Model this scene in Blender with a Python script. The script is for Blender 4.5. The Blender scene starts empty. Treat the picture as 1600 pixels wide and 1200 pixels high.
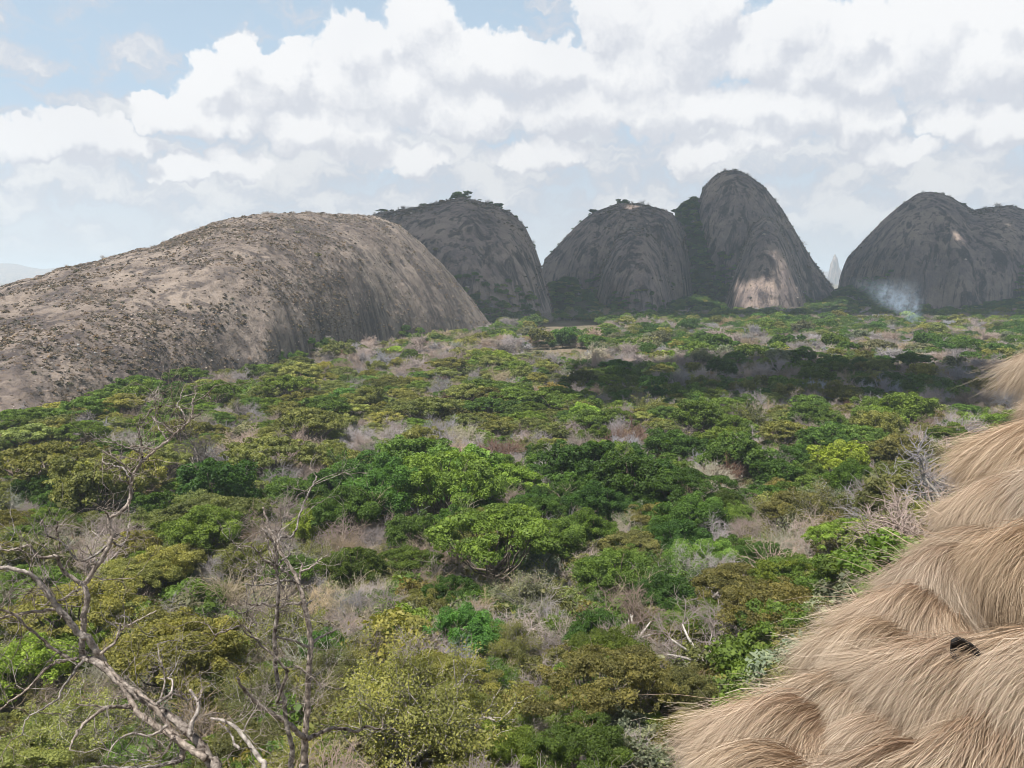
import bpy, math, random
import numpy as np
from mathutils import Vector, Matrix

# ------------------------------------------------------------------ camera, sky, sun, exposure
SC = bpy.context.scene
COL = SC.collection
F = 1400.0                      # focal length in pixels of a 1600 px wide frame
PITCH = math.radians(6.73)      # camera looks slightly down; it stands at the origin
CP, SP = math.cos(PITCH), math.sin(PITCH)

cam = bpy.data.cameras.new('camera')
cam.sensor_width = 36.0
cam.lens = 36.0 * F / 1600.0
cam.clip_start = 0.05
cam.clip_end = 60000
camo = bpy.data.objects.new('camera', cam)
camo.location = (0, 0, 0)
camo.rotation_euler = (math.radians(90) - PITCH, 0, 0)
COL.objects.link(camo)
SC.camera = camo

SUN_DIR = Vector((-0.30, -0.30, 0.905)).normalized()      # towards the sun: high, behind the left shoulder
SUN_EL = math.asin(SUN_DIR.z)
SUN_AZ = math.atan2(SUN_DIR.x, SUN_DIR.y)
sun = bpy.data.lights.new('sun', 'SUN')
sun.energy = 5.0
sun.angle = math.radians(0.53)
sun.color = (1.0, 0.955, 0.88)
suno = bpy.data.objects.new('sun', sun)
suno.rotation_euler = SUN_DIR.to_track_quat('Z', 'Y').to_euler()
suno.location = (0, 0, 300)
COL.objects.link(suno)

SC.view_settings.view_transform = 'Standard'
SC.view_settings.look = 'None'
SC.view_settings.exposure = 0.56
SC.view_settings.gamma = 1.0
SC.view_settings.use_curve_mapping = False
SC.render.engine = 'CYCLES'
SC.cycles.max_bounces = 4
SC.cycles.diffuse_bounces = 2
SC.cycles.glossy_bounces = 1
SC.cycles.transmission_bounces = 2
SC.cycles.volume_bounces = 1
SC.cycles.use_adaptive_sampling = True
SC.cycles.adaptive_threshold = 0.025
SC.cycles.transparent_max_bounces = 6
SC.cycles.use_denoising = True
SC.cycles.filter_width = 0.95
SC.cycles.volume_step_rate = 1.0
SC.cycles.caustics_reflective = False
SC.cycles.caustics_refractive = False


def ray(px, py):
    """direction through a photo pixel (1600 x 1200), scaled so that its y (depth along the ground) is 1"""
    u, v = (px - 800.0) / F, (600.0 - py) / F
    d = np.array([u, CP + v * SP, -SP + v * CP])
    return d / d[1]


def at(px, py, y):
    return ray(px, py) * y


def to_px(p):
    """world point(s) -> photo pixel"""
    p = np.asarray(p, float)
    f = p[..., 1] * CP - p[..., 2] * SP
    up = p[..., 1] * SP + p[..., 2] * CP
    return 800 + F * p[..., 0] / f, 600 - F * up / f


# ------------------------------------------------------------------ world: sky texture with cumulus
def node(nt, kind, **kw):
    n = nt.nodes.new(kind)
    for k, v in kw.items():
        setattr(n, k, v)
    return n


def mathn(nt, op, a, b=None, c=None, clamp=False):
    n = nt.nodes.new('ShaderNodeMath')
    n.operation = op
    n.use_clamp = clamp
    for i, v in enumerate((a, b, c)):
        if v is None:
            continue
        if isinstance(v, (int, float)):
            n.inputs[i].default_value = v
        else:
            nt.links.new(v, n.inputs[i])
    return n.outputs[0]


def vmath(nt, op, a, b=None, scale=None):
    n = nt.nodes.new('ShaderNodeVectorMath')
    n.operation = op
    for i, v in enumerate((a, b)):
        if v is None:
            continue
        if isinstance(v, (tuple, list)):
            n.inputs[i].default_value = v
        else:
            nt.links.new(v, n.inputs[i])
    if scale is not None:
        n.inputs['Scale'].default_value = scale
    return n.outputs['Value'] if op == 'DOT_PRODUCT' else n.outputs[0]


def mixc(nt, fac, a, b, mode='MIX'):
    n = nt.nodes.new('ShaderNodeMix')
    n.data_type = 'RGBA'
    n.blend_type = mode
    for sock, v in ((n.inputs[0], fac), (n.inputs[6], a), (n.inputs[7], b)):
        if isinstance(v, (int, float)):
            sock.default_value = v
        elif isinstance(v, (tuple, list)):
            sock.default_value = (*v[:3], 1.0)
        else:
            nt.links.new(v, sock)
    return n.outputs[2]


def maprange(nt, v, a, b, c=0.0, d=1.0, smooth=False):
    n = nt.nodes.new('ShaderNodeMapRange')
    n.interpolation_type = 'SMOOTHSTEP' if smooth else 'LINEAR'
    nt.links.new(v, n.inputs[0])
    for i, x in enumerate((a, b, c, d)):
        n.inputs[i + 1].default_value = x
    return n.outputs[0]


def noise(nt, vec, scale, detail=4.0, rough=0.55, dist=0.0, dims='3D'):
    n = nt.nodes.new('ShaderNodeTexNoise')
    n.noise_dimensions = dims
    nt.links.new(vec, n.inputs['Vector'])
    n.inputs['Scale'].default_value = scale
    n.inputs['Detail'].default_value = detail
    n.inputs['Roughness'].default_value = rough
    n.inputs['Distortion'].default_value = dist
    return n.outputs[0]


# puffs of the cumulus field in sky angles, given as (pixel x, pixel y, half width, half height)
PUFFS = [
    (655, 40, 62, 52), (700, 95, 75, 60), (560, 75, 62, 52), (610, 130, 95, 62), (540, 135, 70, 50),
    (375, 90, 36, 40), (340, 125, 58, 42), (395, 130, 55, 48), (465, 90, 34, 36), (470, 130, 52, 44),
    (280, 178, 72, 28), (350, 185, 70, 30), (235, 180, 34, 24),
    (120, 210, 80, 36), (60, 225, 70, 30), (180, 225, 60, 28),
    (480, 200, 75, 40), (560, 205, 70, 36), (800, 90, 75, 38), (850, 110, 90, 46),
    (960, 30, 75, 60), (1040, 70, 110, 70), (1090, 15, 80, 45), (1000, 110, 120, 40),
    (1190, 80, 60, 55), (1250, 45, 70, 55), (1340, 55, 62, 50), (1290, 95, 95, 45),
    (1440, 60, 80, 75), (1540, 90, 110, 60), (1580, 30, 70, 50), (1340, 120, 70, 40),
    (1500, 190, 60, 30), (1580, 195, 70, 36), (900, 170, 110, 45), (1060, 170, 120, 45),
    (1240, 170, 120, 40), (720, 175, 90, 40), (1350, 190, 60, 34),
    (285, 268, 46, 20), (370, 260, 50, 22), (640, 250, 70, 28), (850, 240, 80, 26), (1090, 240, 62, 28), (1180, 215, 66, 30), (1400, 240, 66, 24),
]


def build_world():
    w = bpy.data.worlds.new('World')
    SC.world = w
    w.use_nodes = True
    nt = w.node_tree
    nt.nodes.clear()
    g = bpy.data.node_groups.new('cumulus_density', 'ShaderNodeTree')
    g.interface.new_socket('P', in_out='INPUT', socket_type='NodeSocketVector')
    g.interface.new_socket('D', in_out='OUTPUT', socket_type='NodeSocketFloat')
    g.interface.new_socket('B', in_out='OUTPUT', socket_type='NodeSocketFloat')
    gi = g.nodes.new('NodeGroupInput')
    go = g.nodes.new('NodeGroupOutput')
    P0 = gi.outputs[0]
    # billowy domain distortion
    nz = node(g, 'ShaderNodeTexNoise', noise_dimensions='2D')
    g.links.new(P0, nz.inputs['Vector'])
    nz.inputs['Scale'].default_value = 26.0
    nz.inputs['Detail'].default_value = 3.0
    nz.inputs['Roughness'].default_value = 0.6
    off = vmath(g, 'SUBTRACT', nz.outputs['Color'], (0.5, 0.5, 0.5))
    off = vmath(g, 'SCALE', off, scale=0.045)
    P = vmath(g, 'ADD', P0, off)
    acc = None
    for (x, y, rx, ry) in PUFFS:
        d = ray(x, y)
        az = math.atan2(d[0], d[1])
        el = math.atan2(d[2], math.hypot(d[0], d[1]))
        q = vmath(g, 'SUBTRACT', P, (az, el, 0))
        q = vmath(g, 'MULTIPLY', q, (F / rx / 1.03, F / ry / 1.03, 0))
        q = vmath(g, 'DOT_PRODUCT', q, q)
        acc = q if acc is None else mathn(g, 'SMOOTH_MIN', acc, q, 0.35)
    blob = mathn(g, 'SUBTRACT', 1.0, acc)          # > 0 inside a puff
    blob = mathn(g, 'MAXIMUM', blob, -1.6)
    # low banks of broken cloud towards the horizon, everywhere round the sky
    sc = vmath(g, 'MULTIPLY', P, (1.0, 2.3, 1.0))
    b1 = noise(g, sc, 11.0, 6.0, 0.60, 0.0, '2D')
    b2 = noise(g, P, 24.0, 6.0, 0.62, 0.0, '2D')
    sp = node(g, 'ShaderNodeSeparateXYZ')
    g.links.new(P0, sp.inputs[0])
    cover = maprange(g, sp.outputs[1], -0.01, 0.05, 0.0, 1.0, True)
    cover_hi = maprange(g, sp.outputs[1], 0.13, 0.24, 1.0, 0.0, True)
    side = maprange(g, sp.outputs[0], -0.50, -0.22, 0.0, 1.0, True)
    bank = mathn(g, 'MULTIPLY', mathn(g, 'SUBTRACT', b1, 0.43), 3.6)
    lift = mathn(g, 'MULTIPLY', mathn(g, 'MULTIPLY', cover_hi, side), 0.22)
    bank = mathn(g, 'ADD', bank, lift)
    bank = mathn(g, 'ADD', bank, mathn(g, 'MULTIPLY', mathn(g, 'SUBTRACT', 1.0, cover_hi), -0.55))
    bank = mathn(g, 'MULTIPLY', bank, cover)
    g.links.new(bank, go.inputs[1])
    dens = mathn(g, 'ADD', mathn(g, 'MULTIPLY', blob, 0.9), mathn(g, 'MULTIPLY', mathn(g, 'SUBTRACT', b2, 0.5), 1.0))
    g.links.new(dens, go.inputs[0])

    tc = node(nt, 'ShaderNodeTexCoord')
    s = node(nt, 'ShaderNodeSeparateXYZ')
    nt.links.new(tc.outputs['Generated'], s.inputs[0])
    az = mathn(nt, 'ARCTAN2', s.outputs[0], s.outputs[1])
    el = mathn(nt, 'ARCSINE', s.outputs[2])
    cb = node(nt, 'ShaderNodeCombineXYZ')
    nt.links.new(az, cb.inputs[0])
    nt.links.new(el, cb.inputs[1])
    Pw = cb.outputs[0]
    g1 = node(nt, 'ShaderNodeGroup', node_tree=g)
    nt.links.new(Pw, g1.inputs[0])
    g2 = node(nt, 'ShaderNodeGroup', node_tree=g)
    nt.links.new(vmath(nt, 'ADD', Pw, (-0.009, 0.024, 0)), g2.inputs[0])   # a step towards the light
    d1, d2 = g1.outputs[0], g2.outputs[0]
    alpha = maprange(nt, d1, -0.04, 0.30, 0.0, 1.0, True)
    lit = mathn(nt, 'SUBTRACT', d1, d2)
    lit = maprange(nt, lit, -0.52, 0.40, 0.0, 1.0, True)
    soft = noise(nt, Pw, 5.0, 2.0, 0.5, 0.0, '2D')
    lit = mathn(nt, 'ADD', lit, mathn(nt, 'MULTIPLY', mathn(nt, 'SUBTRACT', soft, 0.5), 0.7), clamp=True)
    cloud = mixc(nt, lit, (8.9, 9.25, 10.1), (12.4, 12.45, 12.6))
    sky = node(nt, 'ShaderNodeTexSky', sky_type='NISHITA')
    sky.sun_disc = False
    sky.sun_elevation = SUN_EL
    sky.sun_rotation = SUN_AZ
    sky.air_density = 1.0
    sky.dust_density = 1.6
    sky.ozone_density = 1.0
    # thin veil of high haze towards the horizon
    veil = maprange(nt, el, 0.0, 0.95, 0.85, 0.10, True)
    base = mixc(nt, veil, sky.outputs[0], mixc(nt, maprange(nt, el, 0.02, 0.20, 0.0, 1.0, True), (10.6, 11.3, 12.2), (8.2, 10.4, 12.6)))
    deep = maprange(nt, el, -0.02, 0.10, 0.25, 1.0, True)
    alpha = mathn(nt, 'MULTIPLY', alpha, deep)
    b_alpha = mathn(nt, 'MULTIPLY', maprange(nt, g1.outputs[1], -0.35, 0.45, 0.0, 0.92, True), deep)
    base = mixc(nt, b_alpha, base, mixc(nt, maprange(nt, g1.outputs[1], 0.05, 0.95, 0.0, 1.0, True), (8.3, 8.75, 9.7), (11.2, 11.3, 11.5)))
    col = mixc(nt, alpha, base, cloud)
    bg = node(nt, 'ShaderNodeBackground')
    bg.inputs['Strength'].default_value = 0.053
    nt.links.new(col, bg.inputs['Color'])
    out = node(nt, 'ShaderNodeOutputWorld')
    nt.links.new(bg.outputs[0], out.inputs[0])
    w.cycles.sampling_method = 'MANUAL'
    w.cycles.sample_map_resolution = 512


build_world()

# ------------------------------------------------------------------ numeric helpers
RNG = np.random.default_rng(11)
random.seed(5)


def _hash(ix, iy, iz, seed):
    h = (ix.astype(np.uint32) * np.uint32(374761393)) ^ (iy.astype(np.uint32) * np.uint32(668265263)) ^ \
        (iz.astype(np.uint32) * np.uint32(2147483647)) ^ np.uint32(seed * 974634777 % 4294967295)
    h = (h ^ (h >> np.uint32(13))) * np.uint32(1274126177)
    h = (h ^ (h >> np.uint32(15))) * np.uint32(2246822519)
    h = h ^ (h >> np.uint32(16))
    return h.astype(np.float64) / 4294967295.0


def vnoise(x, y, z, seed=0):
    x, y, z = np.broadcast_arrays(np.asarray(x, float), np.asarray(y, float), np.asarray(z, float))
    fx, fy, fz = np.floor(x), np.floor(y), np.floor(z)
    ix, iy, iz = fx.astype(np.int64), fy.astype(np.int64), fz.astype(np.int64)
    tx, ty, tz = x - fx, y - fy, z - fz
    tx, ty, tz = (t * t * (3 - 2 * t) for t in (tx, ty, tz))
    r = 0
    for dx in (0, 1):
        for dy in (0, 1):
            for dz in (0, 1):
                w = (tx if dx else 1 - tx) * (ty if dy else 1 - ty) * (tz if dz else 1 - tz)
                r = r + w * _hash(ix + dx, iy + dy, iz + dz, seed)
    return r * 2 - 1


def fbm(x, y, z, octaves=4, seed=0, gain=0.5):
    a, s, f = 1.0, 0.0, 1.0
    for i in range(octaves):
        s = s + a * vnoise(x * f, y * f, z * f, seed + i * 17)
        a *= gain
        f *= 2.03
    return s


def sstep(x, a, b):
    t = np.clip((np.asarray(x, float) - a) / (b - a), 0, 1)
    return t * t * (3 - 2 * t)


def make_mesh(name, V, Q=None, T=None, mats=(), smooth=False, attrs=None, mat_index=None):
    me = bpy.data.meshes.new(name)
    V = np.asarray(V, np.float32)
    me.vertices.add(len(V))
    me.vertices.foreach_set('co', V.ravel())
    loops, sizes = [], []
    if Q is not None and len(Q):
        Q = np.asarray(Q, np.int32)
        loops.append(Q.ravel())
        sizes.append(np.full(len(Q), 4, np.int32))
    if T is not None and len(T):
        T = np.asarray(T, np.int32)
        loops.append(T.ravel())
        sizes.append(np.full(len(T), 3, np.int32))
    if loops:
        L = np.concatenate(loops)
        S = np.concatenate(sizes)
        me.loops.add(len(L))
        me.loops.foreach_set('vertex_index', L)
        me.polygons.add(len(S))
        st = np.zeros(len(S), np.int32)
        st[1:] = np.cumsum(S)[:-1]
        me.polygons.foreach_set('loop_start', st)
        try:
            me.polygons.foreach_set('loop_total', S)
        except Exception:
            pass
        if smooth:
            me.polygons.foreach_set('use_smooth', np.ones(len(S), bool))
    for m in mats:
        me.materials.append(m)
    if mat_index is not None:
        me.polygons.foreach_set('material_index', np.asarray(mat_index, np.int32))
    me.update(calc_edges=True)
    for k, a in (attrs or {}).items():
        at_ = me.attributes.new(k, 'FLOAT', 'POINT')
        at_.data.foreach_set('value', np.asarray(a, np.float32))
    return me


class Geo:
    """collects pieces of one mesh"""
    def __init__(self):
        self.V, self.Q, self.T, self.A, self.n = [], [], [], [], 0

    def add(self, V, Q=None, T=None, a=0.5):
        V = np.asarray(V, float).reshape(-1, 3)
        self.V.append(V)
        if Q is not None and len(Q):
            self.Q.append(np.asarray(Q) + self.n)
        if T is not None and len(T):
            self.T.append(np.asarray(T) + self.n)
        self.A.append(np.broadcast_to(np.asarray(a, float), (len(V),)))
        self.n += len(V)

    def tube(self, pts, rad, sides=6, a=0.5, cap=True):
        pts = np.asarray(pts, float)
        rad = np.asarray(rad, float)
        n = len(pts)
        tan = np.gradient(pts, axis=0)
        tan /= np.linalg.norm(tan, axis=1)[:, None] + 1e-9
        ref = np.array([0.0, 0.0, 1.0]) if abs(tan[:, 2]).mean() < 0.8 else np.array([1.0, 0.0, 0.0])
        s = np.cross(tan, ref)
        s /= np.linalg.norm(s, axis=1)[:, None] + 1e-9
        t = np.cross(tan, s)
        ang = np.arange(sides) / sides * 2 * math.pi
        V = pts[:, None] + rad[:, None, None] * (np.cos(ang)[None, :, None] * s[:, None] + np.sin(ang)[None, :, None] * t[:, None])
        i = np.arange(n - 1)[:, None] * sides
        j = np.arange(sides)[None]
        k = (j + 1) % sides
        Q = np.stack([i + j, i + k, i + sides + k, i + sides + j], -1).reshape(-1, 4)
        T = None
        V = V.reshape(-1, 3)
        if cap:
            V = np.vstack([V, pts[-1] + tan[-1] * rad[-1], pts[0]])
            e = (n - 1) * sides
            T = [(e + q, e + (q + 1) % sides, n * sides) for q in range(sides)] + \
                [((q + 1) % sides, q, n * sides + 1) for q in range(sides)]
        self.add(V, Q, T, a)

    def prisms(self, p0, p1, r0, r1, a=0.5):
        """many thin three-sided twigs at once"""
        N = len(p0)
        if not N:
            return
        d = p1 - p0
        d = d / (np.linalg.norm(d, axis=1)[:, None] + 1e-9)
        ref = np.where(np.abs(d[:, 2:3]) < 0.8, np.array([[0, 0, 1.0]]), np.array([[1.0, 0, 0]]))
        s = np.cross(d, ref)
        s /= np.linalg.norm(s, axis=1)[:, None]
        t = np.cross(d, s)
        V = np.zeros((N, 6, 3))
        for k in range(3):
            an = k * 2.0944
            o = math.cos(an) * s + math.sin(an) * t
            V[:, k] = p0 + o * np.reshape(r0, (-1, 1))
            V[:, 3 + k] = p1 + o * np.reshape(r1, (-1, 1))
        b = np.arange(N)[:, None, None] * 6
        q = np.array([[0, 1, 4, 3], [1, 2, 5, 4], [2, 0, 3, 5]])[None]
        self.add(V.reshape(-1, 3), (b + q).reshape(-1, 4), None, np.repeat(np.broadcast_to(a, (N,)), 6))

    def leaves(self, c, nrm, size, a):
        """diamond-shaped leaf sprays: centres, normals, sizes"""
        N = len(c)
        if not N:
            return
        r = RNG.normal(size=(N, 3))
        s = np.cross(nrm, r)
        s /= np.linalg.norm(s, axis=1)[:, None] + 1e-9
        t = np.cross(nrm, s)
        t /= np.linalg.norm(t, axis=1)[:, None] + 1e-9
        size = np.broadcast_to(size, (N,))[:, None]
        asp = RNG.uniform(0.45, 0.8, (N, 1))
        V = np.stack([c - s * size * 0.6, c + t * size * asp * 0.55 + nrm * size * 0.12, c + s * size * 0.6, c - t * size * asp * 0.55 + nrm * size * 0.12], 1)
        Q = np.arange(N * 4).reshape(N, 4)
        self.add(V.reshape(-1, 3), Q, None, np.repeat(a, 4))

    def mesh(self, name, mats, smooth=False):
        return make_mesh(name, np.vstack(self.V), np.vstack(self.Q) if self.Q else None, np.vstack(self.T) if self.T else None,
                         mats, smooth, {'tint': np.concatenate(self.A)})


def link(name, data, parent=None, loc=None):
    o = bpy.data.objects.new(name, data)
    COL.objects.link(o)
    if parent is not None:
        o.parent = parent
    if loc is not None:
        o.location = loc
    return o


def tag(o, label=None, cat=None, group=None, kind=None):
    for k, v in (('label', label), ('category', cat), ('group', group), ('kind', kind)):
        if v:
            o[k] = v
    return o


# ------------------------------------------------------------------ materials
def new_mat(name):
    m = bpy.data.materials.new(name)
    m.use_nodes = True
    nt = m.node_tree
    nt.nodes.clear()
    return m, nt


PALETTE = {      # leaf and twig colours (light end), carried by each crown as its object colour
    'deep': (0.092, 0.175, 0.030), 'mid': (0.160, 0.245, 0.044), 'olive': (0.255, 0.275, 0.082), 'lime': (0.260, 0.370, 0.060), 'khaki': (0.190, 0.185, 0.062),
    'rust': (0.260, 0.160, 0.120), 'amber': (0.400, 0.225, 0.075), 'silver': (0.270, 0.285, 0.175), 'mauve': (0.430, 0.365, 0.345), 'twig': (0.360, 0.300, 0.255),
    'straw_twig': (0.440, 0.375, 0.265), 'tuft_tan': (0.225, 0.178, 0.125), 'tuft_dark': (0.150, 0.122, 0.098), 'tuft_green': (0.135, 0.130, 0.065), 'stone': (0.34, 0.285, 0.245)}


def colour_of(o, key, rg=None, v=0.16):
    c = PALETTE[key]
    f = 1.0 if rg is None else float(np.clip(1 + rg.normal() * v, 0.6, 1.45))
    w = 0.0 if rg is None else float(rg.normal() * 0.07)
    o['leaf_colour'] = (c[0] * f * (1 + w), c[1] * f, c[2] * f * (1 - w))


def foliage_mat(name, lo=0.40, hi=1.12, trans=0.34, tcol=(1.25, 1.3, 0.55), rough=0.55, rand=0.16):
    """the object's own colour, varied leaf by leaf"""
    m, nt = new_mat(name)
    at_ = node(nt, 'ShaderNodeAttribute', attribute_name='tint')
    oi = node(nt, 'ShaderNodeObjectInfo')
    k = maprange(nt, at_.outputs['Fac'], 0, 1, lo, hi)
    k = mathn(nt, 'MULTIPLY', k, maprange(nt, oi.outputs['Random'], 0, 1, 1 - rand, 1 + rand))
    vm = node(nt, 'ShaderNodeVectorMath', operation='SCALE')
    oc = node(nt, 'ShaderNodeAttribute', attribute_name='leaf_colour', attribute_type='INSTANCER')
    nt.links.new(oc.outputs['Vector'], vm.inputs[0])
    nt.links.new(k, vm.inputs['Scale'])
    col = vm.outputs[0]
    if trans:
        # young leaves are yellower
        col = mixc(nt, maprange(nt, at_.outputs['Fac'], 0.45, 1.0, 0.0, 0.5), col, mixc(nt, 1.0, col, (1.28, 1.08, 0.8), 'MULTIPLY'))
    p = node(nt, 'ShaderNodeBsdfPrincipled')
    nt.links.new(col, p.inputs['Base Color'])
    p.inputs['Roughness'].default_value = rough
    p.inputs['Specular IOR Level'].default_value = 0.22
    last = p.outputs[0]
    if trans:
        t = node(nt, 'ShaderNodeBsdfTranslucent')
        nt.links.new(mixc(nt, 1.0, col, tcol, 'MULTIPLY'), t.inputs['Color'])
        mx = node(nt, 'ShaderNodeMixShader')
        mx.inputs[0].default_value = trans
        nt.links.new(p.outputs[0], mx.inputs[1])
        nt.links.new(t.outputs[0], mx.inputs[2])
        last = mx.outputs[0]
    out = node(nt, 'ShaderNodeOutputMaterial')
    nt.links.new(last, out.inputs[0])
    return m


def bark_mat(name, c0, c1, scale=6.0, rand=0.25, bump=0.4):
    m, nt = new_mat(name)
    tc = node(nt, 'ShaderNodeTexCoord')
    n1 = noise(nt, tc.outputs['Object'], scale, 5.0, 0.65)
    at_ = node(nt, 'ShaderNodeAttribute', attribute_name='tint')
    f = mathn(nt, 'ADD', maprange(nt, n1, 0.32, 0.68), mathn(nt, 'MULTIPLY', mathn(nt, 'SUBTRACT', at_.outputs['Fac'], 0.5), 0.8), clamp=True)
    col = mixc(nt, f, c0, c1)
    oi = node(nt, 'ShaderNodeObjectInfo')
    hsv = node(nt, 'ShaderNodeHueSaturation')
    nt.links.new(col, hsv.inputs['Color'])
    nt.links.new(maprange(nt, oi.outputs['Random'], 0, 1, 1 - rand, 1 + rand), hsv.inputs['Value'])
    r2 = mathn(nt, 'FRACT', mathn(nt, 'MULTIPLY', oi.outputs['Random'], 31.7))
    nt.links.new(maprange(nt, r2, 0, 1, 0.7, 1.25), hsv.inputs['Saturation'])
    p = node(nt, 'ShaderNodeBsdfPrincipled')
    nt.links.new(hsv.outputs[0], p.inputs['Base Color'])
    p.inputs['Roughness'].default_value = 0.85
    p.inputs['Specular IOR Level'].default_value = 0.15
    if bump:
        b = node(nt, 'ShaderNodeBump')
        b.inputs['Strength'].default_value = bump
        b.inputs['Distance'].default_value = 0.03
        nt.links.new(n1, b.inputs['Height'])
        nt.links.new(b.outputs[0], p.inputs['Normal'])
    out = node(nt, 'ShaderNodeOutputMaterial')
    nt.links.new(p.outputs[0], out.inputs[0])
    return m


M = {}
M['foliage'] = foliage_mat('foliage')
M['twigs'] = foliage_mat('twigs', 0.62, 1.1, 0.0, rough=0.9, rand=0.2)
M['tuft'] = foliage_mat('dry_tuft', 0.5, 1.15, 0.12, (1, 1, 1), 0.8, 0.3)
M['stone'] = foliage_mat('loose_stone', 0.8, 1.1, 0.0, (1, 1, 1), 0.9, 0.3)
M['bark'] = bark_mat('bark_brown_grey', (0.085, 0.065, 0.050), (0.26, 0.215, 0.175), 4.0)
M['palebark'] = bark_mat('bark_pale_grey', (0.20, 0.175, 0.15), (0.56, 0.51, 0.455), 4.0)


def rock_mat(name, dark, mid, light, streak=0.55, tuft=None, lichen=0.35):
    m, nt = new_mat(name)
    tc = node(nt, 'ShaderNodeTexCoord')
    P = tc.outputs['Object']
    mp = node(nt, 'ShaderNodeMapping')
    mp.inputs['Scale'].default_value = (1.0, 1.0, 0.11)
    nt.links.new(P, mp.inputs[0])
    big = noise(nt, P, 0.018, 4.0, 0.6)
    med = noise(nt, P, 0.12, 6.0, 0.62)
    fine = noise(nt, P, 0.55, 6.0, 0.7)
    st = noise(nt, mp.outputs[0], 0.055, 5.0, 0.62, 0.9)
    st2 = noise(nt, mp.outputs[0], 0.17, 4.0, 0.6, 0.6)
    f = mathn(nt, 'ADD', mathn(nt, 'MULTIPLY', med, 0.35), mathn(nt, 'MULTIPLY', big, 0.65))
    col = mixc(nt, maprange(nt, f, 0.42, 0.58), mid, light)
    col = mixc(nt, mathn(nt, 'MULTIPLY', maprange(nt, st, 0.49, 0.59), streak), col, dark)
    col = mixc(nt, mathn(nt, 'MULTIPLY', maprange(nt, st2, 0.54, 0.64), streak * 0.55), col, light)
    mp3 = node(nt, 'ShaderNodeMapping')
    mp3.inputs['Scale'].default_value = (1.0, 1.0, 0.045)
    mp3.inputs['Location'].default_value = (31.0, 7.0, 3.0)
    nt.links.new(P, mp3.inputs[0])
    st3 = noise(nt, mp3.outputs[0], 0.13, 3.0, 0.55, 0.3)
    col = mixc(nt, mathn(nt, 'MULTIPLY', maprange(nt, st3, 0.56, 0.62), streak * 0.8), col, dark)
    if tuft:
        col = mixc(nt, mathn(nt, 'MULTIPLY', maprange(nt, fine, 0.50, 0.60), lichen), col, tuft)
    col = mixc(nt, mathn(nt, 'MULTIPLY', maprange(nt, fine, 0.46, 0.36), 0.45), col, dark)
    p = node(nt, 'ShaderNodeBsdfPrincipled')
    nt.links.new(col, p.inputs['Base Color'])
    p.inputs['Roughness'].default_value = 0.9
    p.inputs['Specular IOR Level'].default_value = 0.12
    hgt = mathn(nt, 'ADD', mathn(nt, 'MULTIPLY', fine, 0.6), mathn(nt, 'ADD', mathn(nt, 'MULTIPLY', med, 1.2), mathn(nt, 'MULTIPLY', st, 1.0)))
    b = node(nt, 'ShaderNodeBump')
    b.inputs['Strength'].default_value = 0.9
    b.inputs['Distance'].default_value = 1.6
    nt.links.new(hgt, b.inputs['Height'])
    nt.links.new(b.outputs[0], p.inputs['Normal'])
    out = node(nt, 'ShaderNodeOutputMaterial')
    nt.links.new(p.outputs[0], out.inputs[0])
    return m


M['rock_tan'] = rock_mat('rock_tan_scrubby', (0.062, 0.052, 0.053), (0.138, 0.111, 0.098), (0.275, 0.226, 0.190), 0.85, (0.160, 0.124, 0.092), 0.45)
M['rock_dark'] = rock_mat('rock_dark_granite', (0.046, 0.039, 0.046), (0.185, 0.147, 0.143), (0.360, 0.278, 0.230), 0.92, (0.20, 0.150, 0.115), 0.35)
M['rock_pale'] = rock_mat('rock_pale_slab', (0.17, 0.13, 0.115), (0.33, 0.26, 0.22), (0.46, 0.38, 0.32), 0.2, (0.24, 0.17, 0.11), 0.35)
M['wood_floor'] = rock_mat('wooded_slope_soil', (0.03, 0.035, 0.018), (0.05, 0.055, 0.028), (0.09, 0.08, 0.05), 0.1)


def ground_mat():
    m, nt = new_mat('forest_floor')
    tc = node(nt, 'ShaderNodeTexCoord')
    P = tc.outputs['Object']
    a = noise(nt, P, 0.05, 5.0, 0.6)
    b = noise(nt, P, 0.6, 6.0, 0.65)
    c = noise(nt, P, 5.0, 4.0, 0.65)
    col = mixc(nt, maprange(nt, b, 0.38, 0.62), (0.105, 0.080, 0.055), (0.215, 0.172, 0.125))
    col = mixc(nt, mathn(nt, 'MULTIPLY', maprange(nt, a, 0.45, 0.6), 0.6), col, (0.085, 0.095, 0.040))
    col = mixc(nt, mathn(nt, 'MULTIPLY', maprange(nt, c, 0.5, 0.62), 0.4), col, (0.28, 0.23, 0.165))
    p = node(nt, 'ShaderNodeBsdfPrincipled')
    nt.links.new(col, p.inputs['Base Color'])
    p.inputs['Roughness'].default_value = 0.95
    p.inputs['Specular IOR Level'].default_value = 0.1
    bp = node(nt, 'ShaderNodeBump')
    bp.inputs['Strength'].default_value = 0.8
    bp.inputs['Distance'].default_value = 0.4
    nt.links.new(b, bp.inputs['Height'])
    nt.links.new(bp.outputs[0], p.inputs['Normal'])
    out = node(nt, 'ShaderNodeOutputMaterial')
    nt.links.new(p.outputs[0], out.inputs[0])
    return m


M['ground'] = ground_mat()

# ------------------------------------------------------------------ ground
ZV = -42.0


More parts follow.
